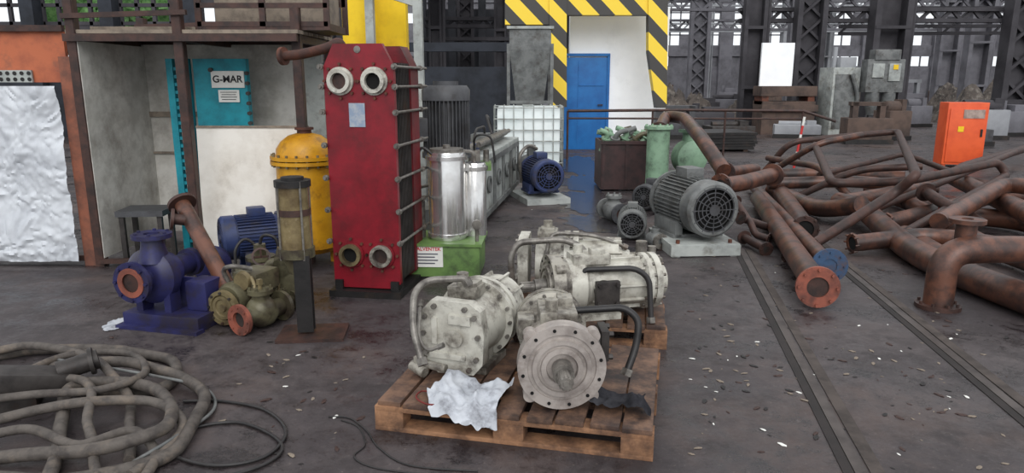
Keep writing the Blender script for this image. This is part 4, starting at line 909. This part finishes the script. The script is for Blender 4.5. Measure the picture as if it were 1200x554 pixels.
b=B(); b.ring((0,0,.0),(0,0,1),.05,.15,.03,32).bolts((0,0,.03),(0,0,1),.125,8,.012,.02); t.part('flange',b,RUSTD)
b=B(); b.cyl((.21,.12,.36),(.21,.12,.62),.07); b.ring((.21,.12,.6),(0,0,1),.04,.12,.03,32); b.cyl((.21,.12,.6),(.21,.12,.615),.06); t.part('branch',b,RUSTP)
pipe('small bright red pipe piece in the heap',[(1105,245,.25),(1115,258,.2)],.05,m=mat('bright_red',(150,40,34)),name='red_pipe',grp=None)
# ---------------- right background objects
p=G(1128,196); t=T('orange_cabinet','bright orange steel electrical cabinet on short legs','cabinet',(p.x,p.y+.2,0),radians(-10))
t.part('body',B().box((0,0,.63),(.7,.42,1.16),bev=.015),ORC); dr=t.part('door',B().box((0,-.22,.6),(.62,.02,1.0),bev=.004),ORC)
t.part('handle',B().box((.26,-.24,.65),(.03,.02,.14)),BLACK,parent=dr); t.part('panel',B().box((0.1,-.235,1.0),(.36,.01,.16)),mat('grey_lcd',(170,150,140))); t.part('warning_sign',B().box((-.1,-.236,.72),(.1,.006,.1)),YELC,parent=dr)
t.part('leg',B().box((-.3,0,.03),(.06,.36,.06)).box((.3,0,.03),(.06,.36,.06)),ORC)
p=D(1027,150,21.5); t=T('electrical_switch_box','grey electrical distribution box with pipes on a post','electrical box',(p.x,21.5,0))
t.part('body',B().box((0,0,1.75),(1.1,.4,.95),bev=.03).box((0,-.05,2.35),(.75,.4,.3),bev=.03),GREY); t.part('meter_cover',B().box((-.24,-.22,1.9),(.34,.06,.4),bev=.01).box((.24,-.22,1.85),(.34,.06,.5),bev=.01),LGREY)
t.part('lower_housing',B().lathe((-.24,0,.6),(0,0,1),[(0,0),(0,.1),(.4,.2),(.7,.2),(.7,0)]).lathe((.24,0,.5),(0,0,1),[(0,0),(0,.1),(.5,.2),(.8,.2),(.8,0)]),GREY); t.part('post',B().box((-.24,0,.4),(.12,.12,.8)).box((.24,0,.4),(.12,.12,.8)),DGREY)
t.part('warning_sign',B().box((.25,-.26,2.0),(.14,.01,.14)),YELC)
p=D(978,150,22); t=T('white_machine_cabinet','tall dirty white machine cabinet with pipes','machine',(p.x,22,0),.1)
t.part('body',B().box((0,0,1.0),(.85,.8,2.0),bev=.02),LGREY); t.part('door',B().box((-.05,-.41,1.0),(.6,.03,1.6),bev=.005),GREY); t.part('top_unit',B().box((.1,0,2.15),(.5,.5,.3),bev=.02).cyl((-.2,0,2.0),(-.2,0,2.6),.06),FARL)
t.part('duct',B().tube([(.3,-.45,.2),(.35,-.5,1.2),(.1,-.5,1.8)],.06,bend=.2),GREY)
p=D(918,125,22.3); t=T('brown_press','brown steel machine press behind the railing','machine',(p.x,22.3,0))
t.part('bed',B().box((0,0,.5),(1.6,.9,1.0)).box((0,-.5,.8),(1.7,.12,.2)),FARR); t.part('head',B().box((0,0,1.3),(1.7,.8,.3),bev=.03),FARR); t.part('upright',B().box((-.7,0,1.1),(.2,.7,.4)).box((.7,0,1.1),(.2,.7,.4)),RUST); t.part('bright_patch_panel',B().box((-.2,.3,2.1),(1.0,.1,1.3)),WALLW)  # white board above the press added in place of a bright window patch
p=G(850,178); t=T('steel_sheet_stack','stack of dark steel sheets on the floor','sheets',(p.x,p.y+.7,0))
b=B()
for k in range(6): b.box((.02*(k%3),.03*(k%2),.08+k*.065),(1.35,1.3,.06),rot=(0,.0,.04*(k%3)))
t.part('sheet',b,BLACK); t.part('bearer',B().box((-.5,0,.025),(.1,1.2,.045)).box((.5,0,.025),(.1,1.2,.045)),WOODD)
def bg(x,y,w,d,h,lab,m,m2=None,rz=None):
    t=T('scrap_machine',lab,'machine',(x,y,0),random.uniform(-.3,.3) if rz is None else rz)
    t.part('body',B().box((0,0,h*.4+.03),(w,d,h*.74),bev=.03),m)
    k=random.randint(0,2)
    if k==0: t.part('top_unit',B().box((w*.1,0,h*.88),(w*.5,d*.6,h*.26),bev=.02).cyl((-w*.3,0,h*.7),(-w*.3,0,h*1.15),w*.08),m2 or m)
    elif k==1: t.part('top_unit',B().cyl((-w*.4,0,h*.9),(w*.35,0,h*.9),h*.16).box((w*.3,0,h*.85),(w*.2,d*.5,h*.5)),m2 or m)
    else: t.part('top_unit',B().box((-w*.3,0,h),(w*.12,d*.4,h*.6)).box((w*.3,0,h),(w*.12,d*.4,h*.6)).box((0,0,h*1.25),(w*.8,d*.4,h*.12)),m2 or m)
    t.part('skid',B().box((0,-d*.5,.06),(w*1.05,.1,.12)),BLACK)
for a in [(5.9,19.5,1.2,.8,.5,'dark scrap machine casing on the floor',DSTEEL),(4.7,20.6,1.4,1,.7,'grey scrap machinery in the hall',DGREY),(6.2,22.6,1.4,.8,.8,'dark machine block in the hall',FARD),
 (15,21.5,1.2,.9,.9,'grey machine beside the column',FARM),(13.9,17.2,1.1,.8,.45,'rusty machine part behind the heap',RUSTD),(11.6,18.2,.9,.7,.5,'grey scrap machine casing',DGREY),
 (-1.6,22,1.2,1,1.7,'dark grey machinery by the hopper',DGREY),(-.2,22.6,1,.8,1.3,'dark machinery beside the hopper',FARD),(-1.5,16.5,.9,.8,1.0,'blue-grey machine in the hall',DGREY),(-3.6,13,.8,.8,1.6,'dark machine behind the tank',FARD)]: bg(*a)
labs=('dark scrap machinery in the hall','haze-tinted grey machinery in the hall','rust-brown scrap machinery in the hall','grey machine casing in the hall','haze-paled machine casing in the hall')
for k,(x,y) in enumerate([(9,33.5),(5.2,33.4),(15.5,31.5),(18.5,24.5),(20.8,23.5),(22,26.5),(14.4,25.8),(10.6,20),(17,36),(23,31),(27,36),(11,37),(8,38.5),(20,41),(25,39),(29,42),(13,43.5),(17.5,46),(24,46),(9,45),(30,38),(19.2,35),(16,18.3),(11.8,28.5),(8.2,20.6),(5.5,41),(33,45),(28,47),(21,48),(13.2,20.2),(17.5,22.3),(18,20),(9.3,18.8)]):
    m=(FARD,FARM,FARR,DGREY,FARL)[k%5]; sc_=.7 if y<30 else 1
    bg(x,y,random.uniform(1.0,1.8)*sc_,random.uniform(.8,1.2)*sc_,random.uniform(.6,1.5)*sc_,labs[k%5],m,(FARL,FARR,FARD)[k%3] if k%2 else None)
# scattered chips
for m,nm,lab,cat,cnt,grp,s0,s1 in ((WHITE,'paper_scrap','small white paper scrap on the floor','scrap',45,'floor scraps',.006,.018),(WOODG,'wood_chip','small pale wood chip on the floor','chip',130,'wood chips',.005,.022),(BLACK,'dirt_clod','small dark clod of dirt','dirt',80,'dirt clods',.006,.022),(RUSTD,'rust_flake','small brown flake of rust on the floor','debris',100,'rust flakes',.006,.026)):
    src=None; k=0
    while k<cnt:
        u=random.uniform(100,1195); v=random.choice([random.uniform(300,550),random.uniform(195,330)])
        if random.random()<.6: u=random.choice([880,1010,1120,350,840])+random.gauss(0,45); v=random.choice([330,390,470,430])+random.gauss(0,35)
        if (430<u<800 and v>330) or v>552 or v<190: continue
        if u<560 and v<395: continue
        k+=1; q=G(u,v)
        if src is None:
            b=B(); bmesh.ops.create_icosphere(b.bm,subdivisions=1,radius=1)
            for vv in b.bm.verts: vv.co=Vector((vv.co.x*(1+.6*random.random()),vv.co.y*(.5+.5*random.random()),vv.co.z*.25+.2))
            src=b.obj(nm,m); o=src
        else:
            o=src.copy(); col.objects.link(o)
        s_=random.uniform(s0,s1); o.scale=(s_,s_*.8,s_*.7); o.location=(q.x,q.y,.0); o.rotation_euler=(0,0,random.uniform(0,6)); o['label']=lab; o['category']=cat; o['group']=grp
p=G(138,380); blob('paper_scrap',p.x,p.y,.08,.12,.006,RAG,'flattened white rag scrap beside the blue pump','scrap',4)
